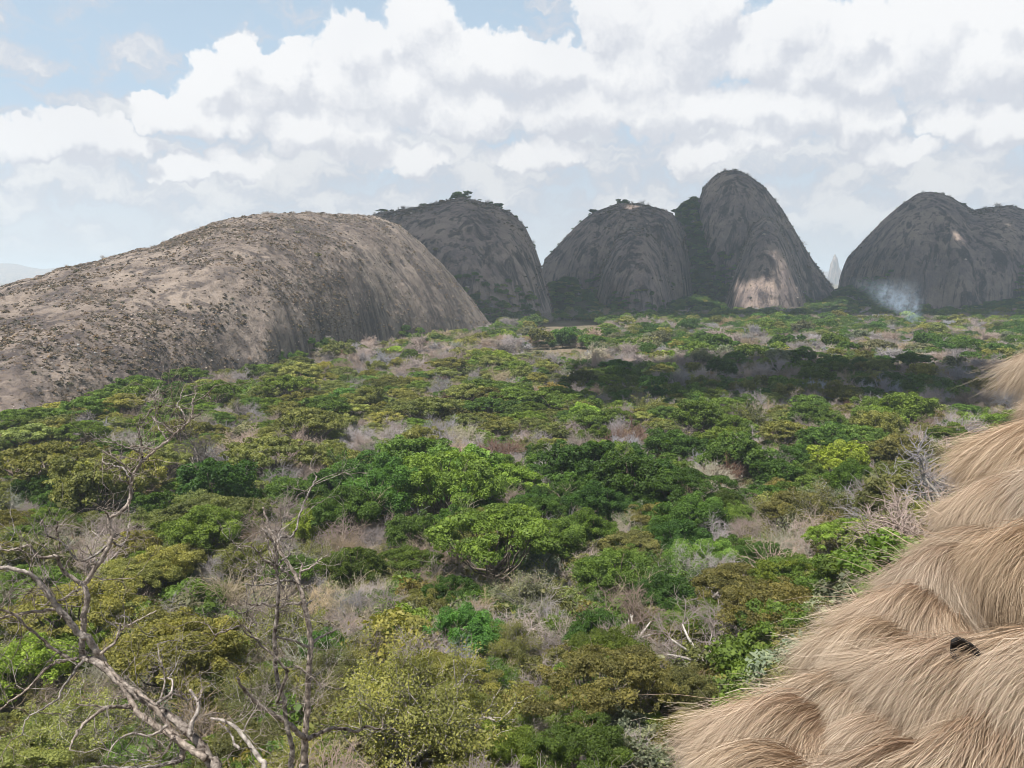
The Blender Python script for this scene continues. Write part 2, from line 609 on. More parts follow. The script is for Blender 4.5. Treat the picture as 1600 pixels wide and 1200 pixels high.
def ground_z(x, y):
    x, y = np.asarray(x, float), np.asarray(y, float)
    d = np.hypot(x, y)
    z = np.interp(d, [0, 2, 4, 8, 15, 30, 60, 100, 160, 240, 1e6], [-4.2, -5.2, -7.4, -11, -16.5, -25, -33.5, -38.5, -41, ZV, ZV])
    spur = sstep(x / np.maximum(np.abs(y), 1), 0.22, 0.62) * sstep(d, 12, 45) * (1 - sstep(d, 75, 190)) * np.where(y > 0, 1, 0.4)
    z = z + 15.0 * spur
    z = z + fbm(x * 0.02, y * 0.02, 0, 3, 3) * 1.3 * sstep(d, 30, 120) * (1 - sstep(d, 2500, 6000))
    return z


def build_ground():
    rr = np.concatenate([[0.0], np.geomspace(1.0, 14000, 220)])
    aa = np.linspace(0, 2 * math.pi, 361)[:-1]
    R, A = np.meshgrid(rr[1:], aa, indexing='ij')
    X, Y = R * np.sin(A), R * np.cos(A)
    Z = ground_z(X, Y)
    V = np.vstack([[[0, 0, -4.2]], np.stack([X, Y, Z], -1).reshape(-1, 3)])
    n, k = len(rr) - 1, len(aa)
    i = np.arange(n - 1)[:, None] * k + 1
    j = np.arange(k)[None]
    jn = (j + 1) % k
    Q = np.stack([i + j, i + k + j, i + k + jn, i + jn], -1).reshape(-1, 4)
    T = np.stack([np.zeros(k, int), 1 + np.arange(k), 1 + (np.arange(k) + 1) % k], -1)
    o = link('ground', make_mesh('ground', V, Q, T, [M['ground']], True))
    tag(o, 'brown forest floor of the broad valley running to the horizon', 'ground', kind='structure')


build_ground()

# ------------------------------------------------------------------ rock hills
HILLS = {}


def hill(name, cols, mat, label, cat='rock hill', nx=300, nt=110, rough=1.0, gully=1.0, power=1.0, seed=1, skirt=6.0, sub=None):
    """cols: (pixel x, skyline pixel y, distance of the crest line, distance of the near foot)"""
    c = np.array(cols, float)
    px = np.linspace(c[0, 0], c[-1, 0], nx)
    ry = np.interp(px, c[:, 0], c[:, 1])
    dr = np.interp(px, c[:, 0], c[:, 2])
    db = np.interp(px, c[:, 0], c[:, 3])
    k = np.ones(7) / 7
    pad = lambda a: np.convolve(np.pad(a, 3, mode='edge'), k, 'valid')
    dr, db, ry = pad(dr), pad(db), np.convolve(np.pad(ry, 2, mode='edge'), np.ones(5) / 5, 'valid')
    th = np.linspace(0.0, math.pi, nt * 2 - 1)
    rays = np.array([ray(a, b) for a, b in zip(px, ry)])            # y = 1
    el = rays[:, 2]
    zb = ZV - skirt
    s = np.where(th[:, None] <= math.pi / 2, 1 - np.abs(np.cos(th))[:, None] ** power, 1 + np.abs(np.cos(th))[:, None] ** power)
    h = np.abs(np.sin(th))[:, None] ** power
    D = db[None] + (dr - db)[None] * s
    zr = el * dr - zb
    for _ in range(4):
        Z = zb + zr[None] * h
        e = (Z / D).max(0)
        zr = zr * np.clip((el * dr - zb) / np.maximum(e * dr - zb, 1e-3), 0.3, 3)
    zr = np.maximum(zr, 0.5)
    Z = zb + zr[None] * h
    X = rays[:, 0][None] * D
    Y = D.copy()
    # weathering: runnels down the face, broad hollows, small steps; fades at the crest so the skyline stays
    u = X * 1.0
    fade = np.clip(np.abs(np.cos(th))[:, None] * 1.6 + 0.18, 0, 1) * np.ones_like(X)
    run = fbm(u * 0.026, Z * 0.004, 3.1 * seed, 3, seed)
    broad = fbm(X * 0.012, Y * 0.012, Z * 0.012, 3, seed + 7)
    small = fbm(X * 0.12, Y * 0.12, Z * 0.12, 4, seed + 13)
    disp = (run * 9.0 * gully + broad * 6.0 + small * 1.2 * rough) * fade
    Y = Y + disp * np.sign(np.cos(th))[:, None]
    Z = Z + (small * 0.7 * rough + vnoise(X * 0.4, Y * 0.4, Z * 0.4, seed + 3) * 0.35 * rough)
    V = np.stack([X, Y, Z], -1)
    n1, n2 = V.shape[:2]
    i = np.arange(n1 - 1)[:, None] * n2
    j = np.arange(n2 - 1)[None]
    Q = np.stack([i + j, i + j + 1, i + n2 + j + 1, i + n2 + j], -1).reshape(-1, 4)
    o = link(name, make_mesh(name, V.reshape(-1, 3), Q, None, [mat], True))
    tag(o, label, cat, kind='structure')
    HILLS[label] = dict(px=px, db=db, dr=dr, V=V[:nt], obj=o)
    return HILLS[label]


H1 = hill('rock_hill', [(-700, 640, 340, 180), (-350, 540, 405, 200), (-150, 480, 442, 215), (0, 450, 470, 233), (60, 434, 491, 250), (100, 420, 505, 262), (150, 411, 522, 276), (200, 395, 540, 290),
                        (240, 386, 559, 304), (290, 364, 583, 322), (340, 345, 607, 340), (380, 338, 626, 355), (410, 335, 640, 366), (480, 333, 679, 416), (540, 335, 712, 470),
                        (590, 339, 740, 520), (625, 353, 745, 548), (660, 383, 750, 572), (700, 424, 755, 600), (735, 466, 758, 643), (765, 506, 760, 680), (785, 525, 765, 715)],
          M['rock_tan'], 'long sunlit tan rock hill sloping across the skyline', nx=520, nt=170, rough=1.7, gully=1.15, seed=2)
H2 = hill('rock_hill', [(520, 380, 1020, 970), (560, 345, 1020, 875), (590, 333, 1020, 845), (640, 327, 1020, 820), (680, 318, 1015, 805), (705, 312, 1010, 800), (722, 308, 1008, 800), (745, 314, 1002, 805), (772, 321, 996, 815),
                        (800, 333, 990, 830), (820, 353, 984, 845), (835, 385, 978, 860), (845, 413, 974, 870), (855, 450, 970, 880), (868, 505, 960, 900)],
          M['rock_dark'], 'dark shaded rock dome rising behind the tan hill', nx=300, nt=120, seed=5)
H3 = hill('rock_hill', [(836, 485, 1260, 1230), (846, 424, 1260, 1200), (851, 405, 1260, 1190), (870, 386, 1255, 1165), (900, 353, 1250, 1140), (925, 333, 1248, 1125), (965, 318, 1245, 1110), (1000, 319, 1245, 1105),
                        (1030, 326, 1248, 1110), (1050, 333, 1252, 1125), (1068, 356, 1258, 1150), (1080, 405, 1262, 1185), (1092, 480, 1265, 1225)],
          M['rock_dark'], 'broad rounded granite dome left of the wooded cleft', nx=300, nt=120, seed=8)
H3b = hill('rock_hill', [(925, 485, 1120, 1060), (942, 410, 1140, 1030), (962, 372, 1150, 1005), (985, 356, 1155, 985), (1008, 356, 1155, 980), (1030, 382, 1150, 990), (1046, 428, 1140, 1020), (1060, 490, 1125, 1060)],
           M['rock_dark'], 'steep rock buttress leaning on the rounded granite dome', nx=160, nt=90, seed=12)
H4 = hill('rock_hill', [(1074, 485, 1330, 1290), (1082, 425, 1330, 1270), (1088, 345, 1330, 1250), (1092, 316, 1328, 1235), (1100, 292, 1325, 1220), (1115, 276, 1322, 1200), (1130, 268, 1320, 1185), (1150, 266, 1320, 1175),
                        (1170, 274, 1320, 1170), (1195, 293, 1320, 1170), (1220, 325, 1320, 1180), (1245, 365, 1320, 1195), (1265, 399, 1320, 1215), (1290, 436, 1318, 1240), (1310, 464, 1315, 1265), (1335, 490, 1310, 1290)],
          M['rock_dark'], 'tallest granite dome with a rounded helmet summit', nx=300, nt=140, seed=15)
H4b = hill('rock_hill', [(1128, 490, 1170, 1110), (1143, 440, 1200, 1080), (1158, 395, 1215, 1060), (1176, 352, 1225, 1045), (1196, 335, 1230, 1038), (1215, 347, 1225, 1038), (1233, 385, 1215, 1045), (1249, 435, 1195, 1065), (1265, 492, 1165, 1110)],
           M['rock_pale'] if False else M['rock_dark'], 'front buttress of the tallest dome with a sunlit foot', nx=160, nt=100, seed=19)
H5 = hill('rock_hill', [(1308, 480, 1430, 1400), (1315, 432, 1430, 1380), (1323, 404, 1430, 1360), (1350, 375, 1428, 1320), (1380, 345, 1425, 1290), (1410, 318, 1422, 1265), (1432, 303, 1420, 1250), (1455, 300, 1420, 1240), (1482, 306, 1420, 1235),
                        (1502, 317, 1420, 1230), (1522, 328, 1420, 1225), (1550, 324, 1425, 1220), (1577, 321, 1430, 1220), (1605, 328, 1430, 1225), (1660, 322, 1430, 1230), (1720, 345, 1430, 1260), (1820, 410, 1430, 1330), (1880, 490, 1430, 1410)],
          M['rock_dark'], 'wide flat-crowned granite dome behind the smoke', nx=380, nt=130, seed=23)
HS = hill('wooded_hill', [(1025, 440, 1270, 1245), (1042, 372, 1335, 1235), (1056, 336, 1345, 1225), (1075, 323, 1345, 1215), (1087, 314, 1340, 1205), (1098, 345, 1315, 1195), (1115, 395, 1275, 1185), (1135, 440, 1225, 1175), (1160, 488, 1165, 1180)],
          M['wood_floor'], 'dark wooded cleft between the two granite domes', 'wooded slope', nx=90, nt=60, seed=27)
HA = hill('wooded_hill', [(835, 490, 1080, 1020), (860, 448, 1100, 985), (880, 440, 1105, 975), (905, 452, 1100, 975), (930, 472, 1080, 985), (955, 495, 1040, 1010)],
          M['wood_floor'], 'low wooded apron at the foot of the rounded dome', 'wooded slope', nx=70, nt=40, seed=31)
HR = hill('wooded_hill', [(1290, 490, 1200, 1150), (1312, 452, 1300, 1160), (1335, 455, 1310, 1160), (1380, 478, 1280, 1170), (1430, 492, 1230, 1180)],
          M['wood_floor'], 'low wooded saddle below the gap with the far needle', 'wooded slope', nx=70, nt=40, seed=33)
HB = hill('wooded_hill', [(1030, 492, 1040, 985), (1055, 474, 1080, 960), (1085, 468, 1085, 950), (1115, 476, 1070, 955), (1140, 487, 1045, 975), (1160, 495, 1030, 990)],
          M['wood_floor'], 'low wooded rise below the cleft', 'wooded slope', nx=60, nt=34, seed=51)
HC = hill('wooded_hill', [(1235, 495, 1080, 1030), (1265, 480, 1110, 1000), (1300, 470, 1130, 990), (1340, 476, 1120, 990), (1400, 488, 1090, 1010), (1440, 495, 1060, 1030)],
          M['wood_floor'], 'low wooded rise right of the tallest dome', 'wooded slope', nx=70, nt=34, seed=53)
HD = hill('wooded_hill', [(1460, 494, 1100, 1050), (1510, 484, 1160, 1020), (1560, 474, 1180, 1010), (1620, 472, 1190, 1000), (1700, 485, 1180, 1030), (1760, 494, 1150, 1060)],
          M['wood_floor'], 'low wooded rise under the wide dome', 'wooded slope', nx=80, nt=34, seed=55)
O1 = hill('rock_outcrop', [(790, 588, 452, 440), (812, 575, 462, 425), (835, 568, 470, 418), (870, 564, 475, 418), (900, 561, 478, 424), (916, 566, 475, 435), (930, 582, 468, 450)],
          M['rock_pale'], 'low pale rock slab showing among the valley trees', 'rock outcrop', nx=90, nt=30, rough=0.8, gully=0.2, seed=37, skirt=1.5)
O2 = hill('rock_outcrop', [(826, 556, 640, 620), (846, 528, 690, 590), (868, 517, 715, 575), (895, 517, 725, 575), (920, 522, 720, 590), (945, 548, 690, 630)],
          M['rock_pale'], 'brown rocky rise with sparse scrub in the clearing', 'rock outcrop', nx=90, nt=40, rough=0.8, gully=0.3, seed=39, skirt=1.5)
SPIRE = hill('rock_needle', [(1290, 442, 6520, 6460), (1295, 428, 6515, 6450), (1297, 412, 6510, 6440), (1300, 408, 6505, 6435), (1302, 400, 6500, 6430), (1305, 396, 6500, 6430), (1307, 401, 6500, 6430), (1309, 403, 6500, 6430), (1311, 418, 6510, 6440), (1314, 422, 6512, 6445), (1321, 442, 6520, 6460)],
             M['rock_dark'], 'far hazy rock needle in the gap between domes', nx=60, nt=40, seed=41)
FAR1 = hill('distant_hills', [(-900, 430, 9500, 9000), (-500, 415, 9500, 8900), (-200, 424, 9500, 8900), (-60, 418, 9500, 8800), (10, 410, 9500, 8800), (40, 414, 9500, 8800), (62, 424, 9500, 8900), (100, 414, 9500, 8850), (120, 420, 9500, 8900), (220, 436, 9500, 9100)],
            M['rock_dark'], 'faint blue hills on the far horizon', 'hills', nx=120, nt=30, seed=43)
FAR2 = hill('distant_hills', [(1180, 436, 9800, 9300), (1240, 428, 9800, 9200), (1300, 424, 9800, 9200), (1330, 420, 9800, 9200), (1400, 428, 9800, 9200), (1900, 415, 9800, 9000), (2600, 436, 9800, 9300)],
            M['rock_dark'], 'faint far ridge seen through the gap', 'hills', nx=120, nt=30, seed=47)

# ------------------------------------------------------------------ passing clouds overhead: their shade lies on the domes and on one belt of forest
def cloud_mat():
    m, nt = new_mat('cloud_white')
    d = node(nt, 'ShaderNodeBsdfDiffuse')
    d.inputs['Color'].default_value = (0.93, 0.94, 0.96, 1)
    t = node(nt, 'ShaderNodeBsdfTranslucent')
    t.inputs['Color'].default_value = (0.90, 0.92, 0.96, 1)
    mx = node(nt, 'ShaderNodeMixShader')
    mx.inputs[0].default_value = 0.55
    nt.links.new(d.outputs[0], mx.inputs[1])
    nt.links.new(t.outputs[0], mx.inputs[2])
    out = node(nt, 'ShaderNodeOutputMaterial')
    nt.links.new(mx.outputs[0], out.inputs[0])
    return m


M['cloud'] = cloud_mat()


def ico(sub):
    import bmesh
    bm = bmesh.new()
    bmesh.ops.create_icosphere(bm, subdivisions=sub, radius=1.0)
    V = np.array([v.co[:] for v in bm.verts])
    T = np.array([[v.index for v in f.verts] for f in bm.faces])
    bm.free()
    return V, T


ICO3 = ico(3)
ICO2 = ico(2)


def cloud(shade, alt, label, seed):
    """shade: (x, y, radius) of each puff's shadow on the valley floor"""
    g = Geo()
    rg = np.random.default_rng(seed)
    k = (alt - ZV) / SUN_DIR.z
    for (x, y, r) in shade:
        V, T = ICO3
        s = rg.uniform(0, 50)
        n = 1 + 0.30 * fbm(V[:, 0] * 1.3 + s, V[:, 1] * 1.3, V[:, 2] * 1.3, 4, seed)
        P = V * n[:, None] * r
        P[:, 2] = np.where(P[:, 2] > 0, P[:, 2] * 0.62, P[:, 2] * 0.22)
        P += np.array([x + SUN_DIR.x * k, y + SUN_DIR.y * k, alt + rg.uniform(-8, 25)])
        g.add(P, None, T)
    o = link('cloud', g.mesh('cloud', [M['cloud']], True))
    tag(o, label, 'cloud', 'passing clouds overhead')


def in_hole(x, y):
    for hx, hy, hr in ((302, 1085, 62), (318, 1020, 60), (755, 1240, 60), (820, 1190, 80)):
        if math.hypot(x - hx, y - hy) < hr:
            return True
    return False


pts = []
rg = np.random.default_rng(4)
for yy in np.arange(835, 1760, 62):
    for xx in np.arange(-330, 1150, 68):
        x, y = xx + rg.uniform(-24, 24), yy + rg.uniform(-20, 20)
        r = rg.uniform(46, 66)
        if y < 828 + 0.05 * max(x, 0):
            continue
        hole = min(math.hypot(x - hx, y - hy) - hr for hx, hy, hr in ((266, 1040, 34), (300, 1036, 32), (334, 1048, 34), (790, 1235, 56)))
        if hole < 12:
            continue
        pts.append((x, y, min(r, hole + 6)))
cloud(pts, 820, 'broad white cloud drifting high above the granite domes', 3)
pts = []
for t in np.linspace(0, 1, 17):
    cx = 34 + 330 * t
    cy = 328 + 14 * math.sin(t * 9)
    for j in range(3):
        pts.append((cx + rg.uniform(-12, 12), cy + (j - 1) * 44 + rg.uniform(-8, 8), rg.uniform(22, 38) * (0.55 + 0.45 * min(1, t * 5))))
cloud(pts, 640, 'long white cloud drifting high above the valley forest', 9)

# ------------------------------------------------------------------ tree models
def unit(v):
    return v / (np.linalg.norm(v, axis=-1, keepdims=True) + 1e-9)


def limb(g, a, b, r0, r1, sag=0.15, n=6, sides=5, tint=0.5):
    t = np.linspace(0, 1, n)[:, None]
    a, b = np.asarray(a, float), np.asarray(b, float)
    L = np.linalg.norm(b - a)
    mid = np.array([0, 0, -sag * L])
    p = a + (b - a) * t + mid * (4 * t * (1 - t)) * 0.5
    w = RNG.normal(size=(n, 3)) * L * 0.025
    w[0] = w[-1] = 0
    g.tube(p + w, r0 + (r1 - r0) * t[:, 0] ** 0.8, sides, tint)
    return p


def grow(g, starts, dirs, lens, rads, levels, kids, spread, up, ratio, tint=0.5, segs=3, wob=0.28, tubes=0):
    """branching skeleton, all branches of a level at once; returns the twig tips"""
    P, D, L, R = (np.asarray(v, float) for v in (starts, dirs, lens, rads))
    tips = []
    for lev in range(levels):
        N = len(P)
        pts = [P]
        d = D
        for s in range(segs):
            d = unit(d + RNG.normal(size=(N, 3)) * wob + np.array([0, 0, up]))
            pts.append(pts[-1] + d * (L / segs)[:, None])
        rr = [R * (1 - 0.42 * s / segs) for s in range(segs + 1)]
        for s in range(segs):
            g.prisms(pts[s], pts[s + 1], rr[s], rr[s + 1], tint)
        if lev == levels - 1:
            tips.append(np.vstack(pts[1:]))
            break
        kk = kids[lev]
        nP, nD, nL, nR = [], [], [], []
        for c in range(kk):
            t = RNG.uniform(0.35, 1.0, N) if c else np.ones(N)
            f = t * segs
            i = np.minimum(f.astype(int), segs - 1)
            st = np.stack(pts, 0)
            base = st[i, np.arange(N)] + (st[i + 1, np.arange(N)] - st[i, np.arange(N)]) * (f - i)[:, None]
            rnd = unit(RNG.normal(size=(N, 3)))
            side = unit(rnd - (rnd * d).sum(1, keepdims=True) * d)
            ang = RNG.uniform(0.5, 1.15, N)[:, None] * spread
            nd = unit(d * np.cos(ang) + side * np.sin(ang))
            nP.append(base)
            nD.append(nd)
            nL.append(L * ratio * RNG.uniform(0.7, 1.2, N))
            nR.append(R * 0.55)
        P, D, L, R = np.vstack(nP), np.vstack(nD), np.concatenate(nL), np.concatenate(nR)
    return np.vstack(tips)


def fill_clumps(g, C, rc, flat, n, size, droop=0.0, tintv=0.20):
    """spread n leaf sprays over the outside of ellipsoid clumps"""
    C, rc = np.asarray(C, float), np.asarray(rc, float)
    w = rc ** 2
    idx = RNG.choice(len(C), n, p=w / w.sum())
    d = unit(RNG.normal(size=(n, 3)) + np.array([0, 0, 0.45]))
    rad = rc[idx] * RNG.uniform(0.25, 1.12, n) ** 0.5
    off = d * rad[:, None]
    off[:, 2] *= flat
    base = RNG.uniform(0.05, 0.95, len(C))
    c = C[idx] + off
    keep = ragged(c)
    nr = unit(d * 0.75 + RNG.normal(size=(n, 3)) * 0.6 + np.array([0, 0, 0.45]))
    tint = np.clip(base[idx] * 0.6 + 0.20 + RNG.normal(size=n) * tintv, 0, 1)
    g.leaves(c[keep], nr[keep], (size * RNG.lognormal(0, 0.35, n))[keep], tint[keep])


def ragged(c, keep=0.78, f=0.55):
    """drops sprays in patches so that a crown has gaps"""
    pn = fbm(c[:, 0] * f + 11.3, c[:, 1] * f, c[:, 2] * f, 3, int(RNG.integers(1, 900)))
    return pn < np.quantile(pn, keep)


def model_broadleaf(n, size, nclump=120, R=5.6, hc=5.0, hz=3.7):
    """crown of many uneven billowing clumps"""
    tr, cr = Geo(), Geo()
    d = unit(RNG.normal(size=(nclump * 3, 3)) * np.array([1, 1, 0.75]) + np.array([0, 0, 0.35]))
    d = d[d[:, 2] > -0.40][:nclump]
    lump = 1 + 0.34 * fbm(d[:, 0] * 1.5 + RNG.uniform(0, 90), d[:, 1] * 1.5, d[:, 2] * 1.5, 3, 5)
    k = RNG.uniform(0.55, 1.0, len(d)) * lump
    C = d * k[:, None] * np.array([R - 0.7, R - 0.7, hz - 0.4]) + np.array([RNG.normal() * 0.5, RNG.normal() * 0.5, hc])
    rc = RNG.uniform(0.45, 1.35, len(d))
    top = np.array([0, 0, 2.0])
    tr.tube([(0, 0, -0.6), (0.05, 0, 0.8), top], [0.42, 0.32, 0.26], 8)
    for i in np.argsort(-rc)[:34]:
        limb(tr, top - np.array([0, 0, RNG.uniform(0, 0.9)]), C[i] * np.array([1.06, 1.06, 1.03]), 0.14, 0.03, 0.1)
    fill_clumps(cr, C, rc, 0.66, n, size)
    return tr, cr


def model_umbrella(n, size, nclump=105, R=6.6, h=7.2):
    """flat spreading crown in tiers on open rising limbs"""
    tr, cr = Geo(), Geo()
    r = np.sqrt(RNG.uniform(0.0, 1, nclump))
    a = RNG.uniform(0, 2 * math.pi, nclump)
    ell = 1 + 0.22 * np.cos(a * 2 + RNG.uniform(0, 6)) + 0.12 * np.cos(a * 3 + RNG.uniform(0, 6))
    z = h - 1.6 * r ** 2.2 + RNG.uniform(-1.1, 0.3, nclump)
    C = np.stack([np.cos(a) * r * (R - 1) * ell, np.sin(a) * r * (R - 1) * ell, z], -1)
    rc = RNG.uniform(0.5, 1.25, nclump)
    top = np.array([0.1, 0.1, 2.6])
    tr.tube([(0, 0, -0.6), (0.12, 0.05, 1.2), top], [0.36, 0.27, 0.22], 8)
    for i in np.argsort(-rc)[:26]:
        limb(tr, top - np.array([0, 0, RNG.uniform(0, 1.0)]), C[i] - np.array([0, 0, 0.2]), 0.13, 0.035, 0.22)
    fill_clumps(cr, C, rc, 0.42, n, size)
    return tr, cr


def model_feathery(n, size, R=6.2, h=6.8):
    """thin lacy crown, many twigs showing through small leaf sprays"""
    tr, cr = Geo(), Geo()
    top = np.array([0, 0, 1.8])
    tr.tube([(0, 0, -0.6), (0.06, 0.0, 0.7), top], [0.34, 0.27, 0.22], 8)
    k = 11
    a = np.arange(k) / k * 2 * math.pi + RNG.uniform(0, 0.5, k)
    e = RNG.uniform(0.5, 1.25, k)
    dirs = np.stack([np.cos(a) * np.cos(e), np.sin(a) * np.cos(e), np.sin(e)], -1)
    tips = grow(tr, np.repeat(top[None], k, 0) - np.array([0, 0, 0.4]) * RNG.uniform(0, 1, (k, 1)), dirs, RNG.uniform(2.2, 3.2, k), np.full(k, 0.12), 4, (4, 4, 4), 0.85, 0.05, 0.66, 0.62)
    idx = RNG.integers(0, len(tips), n)
    c = tips[idx] + RNG.normal(size=(n, 3)) * np.array([0.24, 0.24, 0.14])
    ctr = c - np.array([0, 0, 3.0])
    nr = unit(unit(ctr) * 0.5 + RNG.normal(size=(n, 3)) * 0.6 + np.array([0, 0, 0.5]))
    pn = fbm(c[:, 0] * 0.5 + 7, c[:, 1] * 0.5, c[:, 2] * 0.5, 2, 3)
    cr.leaves(c, nr, size * RNG.uniform(0.6, 1.3, n), np.clip(0.5 + 0.35 * pn + RNG.normal(size=n) * 0.2, 0, 1))
    return tr, cr


def model_bare(levels=5, kids=(4, 4, 4, 3), limbs=9, r=0.13, L=2.6, twig=0.62, thick=1.0):
    """leafless: trunk and limbs, and a haze of fine twigs"""
    tr, cr = Geo(), Geo()
    top = np.array([0, 0, 1.7])
    tr.tube([(0, 0, -0.6), (0.1, 0.04, 0.7), top], [0.30, 0.23, 0.18], 7, 0.75)
    k = limbs
    a = np.arange(k) / k * 2 * math.pi + RNG.uniform(0, 0.6, k)
    e = RNG.uniform(0.55, 1.3, k)
    dirs = np.stack([np.cos(a) * np.cos(e), np.sin(a) * np.cos(e), np.sin(e)], -1)
    st = np.repeat(top[None], k, 0) - np.array([0, 0, 0.7]) * RNG.uniform(0, 1, (k, 1))
    # limbs go with the trunk, everything finer is the crown
    P, D, Ls, R = st, dirs, RNG.uniform(0.8, 1.2, k) * L, np.full(k, r)
    pts = [P]
    d = D
    for s in range(3):
        d = unit(d + RNG.normal(size=(k, 3)) * 0.25)
        pts.append(pts[-1] + d * (Ls / 3)[:, None])
    for b in range(k):
        tr.tube([q[b] for q in pts], [r, r * 0.85, r * 0.7, r * 0.5], 5, 0.75)
    ends = np.vstack([pts[2], pts[3], pts[3], pts[1], pts[2]])
    dd = unit(np.tile(d, (5, 1)) + RNG.normal(size=(5 * k, 3)) * 0.6 + np.array([0, 0, 0.12]))
    grow(cr, ends, dd, np.full(5 * k, L * twig), np.full(5 * k, r * 0.36 * thick), levels - 2, kids, 0.95, 0.03, 0.66, 0.5)
    return tr, cr


MODELS = {}


def lib(kind, lod, tr, cr, leafm, barkm, twig=False):
    t = tr.mesh(kind + '_trunk', [M[barkm]], True)
    c = cr.mesh(kind + '_crown', [M[leafm]], False)
    MODELS.setdefault((kind, lod), []).append((t, c))


def build_models():
    # lod 0: nearest, 1: near, 2: middle distance, 3: far
    for lod, n, sz, k in ((0, 80000, 0.135, 2), (1, 52000, 0.170, 3), (2, 22000, 0.265, 3), (3, 6500, 0.50, 3)):
        for _ in range(k):
            lib('broadleaf', lod, *model_broadleaf(n, sz), 'foliage', 'bark')
    for lod, n, sz, k in ((0, 62000, 0.125, 2), (1, 42000, 0.155, 3), (2, 18000, 0.245, 3), (3, 5200, 0.47, 3)):
        for _ in range(k):
            lib('umbrella', lod, *model_umbrella(n, sz), 'foliage', 'bark')
    for lod, n, sz, k in ((0, 34000, 0.12, 2), (1, 18000, 0.165, 2), (2, 6500, 0.29, 2)):
        for _ in range(k):
            lib('feathery', lod, *model_feathery(n, sz), 'foliage', 'palebark')
    for _ in range(3):
        lib('leafless', 0, *model_bare(5, (5, 5), 9, 0.115, 2.5), 'twigs', 'palebark')
    for _ in range(3):
        lib('leafless', 2, *model_bare(5, (5, 4), 9, 0.13, 2.7, thick=1.5), 'twigs', 'palebark')
    for _ in range(2):
        lib('leafless', 3, *model_bare(4, (9,), 9, 0.15, 2.8, twig=0.9, thick=2.3), 'twigs', 'palebark')


build_models()


def model_shrub(n, size):
    tr, cr = Geo(), Geo()
    k = 7
    a = np.arange(k) / k * 2 * math.pi + RNG.uniform(0, 0.8, k)
    C = np.stack([np.cos(a) * 0.7, np.sin(a) * 0.7, RNG.uniform(0.6, 1.2, k)], -1)
    C = np.vstack([C, [[0, 0, 1.4], [0.3, 0.2, 1.1]]])
    for c in C:
        limb(tr, (0, 0, -0.2), c, 0.035, 0.012, 0.0, 4, 4)
    fill_clumps(cr, C, np.full(len(C), 0.55), 0.8, n, size)
    return tr, cr


def model_brush():
    """low leafless thicket"""
    tr, cr = Geo(), Geo()
    k = 14
    a = RNG.uniform(0, 6.28, k)
    e = RNG.uniform(0.6, 1.45, k)
    dirs = np.stack([np.cos(a) * np.cos(e), np.sin(a) * np.cos(e), np.sin(e)], -1)
    grow(cr, RNG.normal(size=(k, 3)) * np.array([0.25, 0.25, 0.0]), dirs, RNG.uniform(0.8, 1.3, k), np.full(k, 0.025), 3, (5, 5), 0.8, 0.0, 0.75, 0.5)
    return tr, cr


SHRUBS = {}
for nm, cnt, sz in (('shrub', 4500, 0.095), ('shrub', 4500, 0.095)):
    t_, c_ = model_shrub(cnt, sz)
    SHRUBS.setdefault(nm, []).append((t_.mesh('shrub_stem', [M['bark']], True), c_.mesh('shrub_crown', [M['foliage']])))
for _ in range(3):
    t_, c_ = model_brush()
    SHRUBS.setdefault('brush', []).append((None, c_.mesh('brush_twigs', [M['twigs']])))


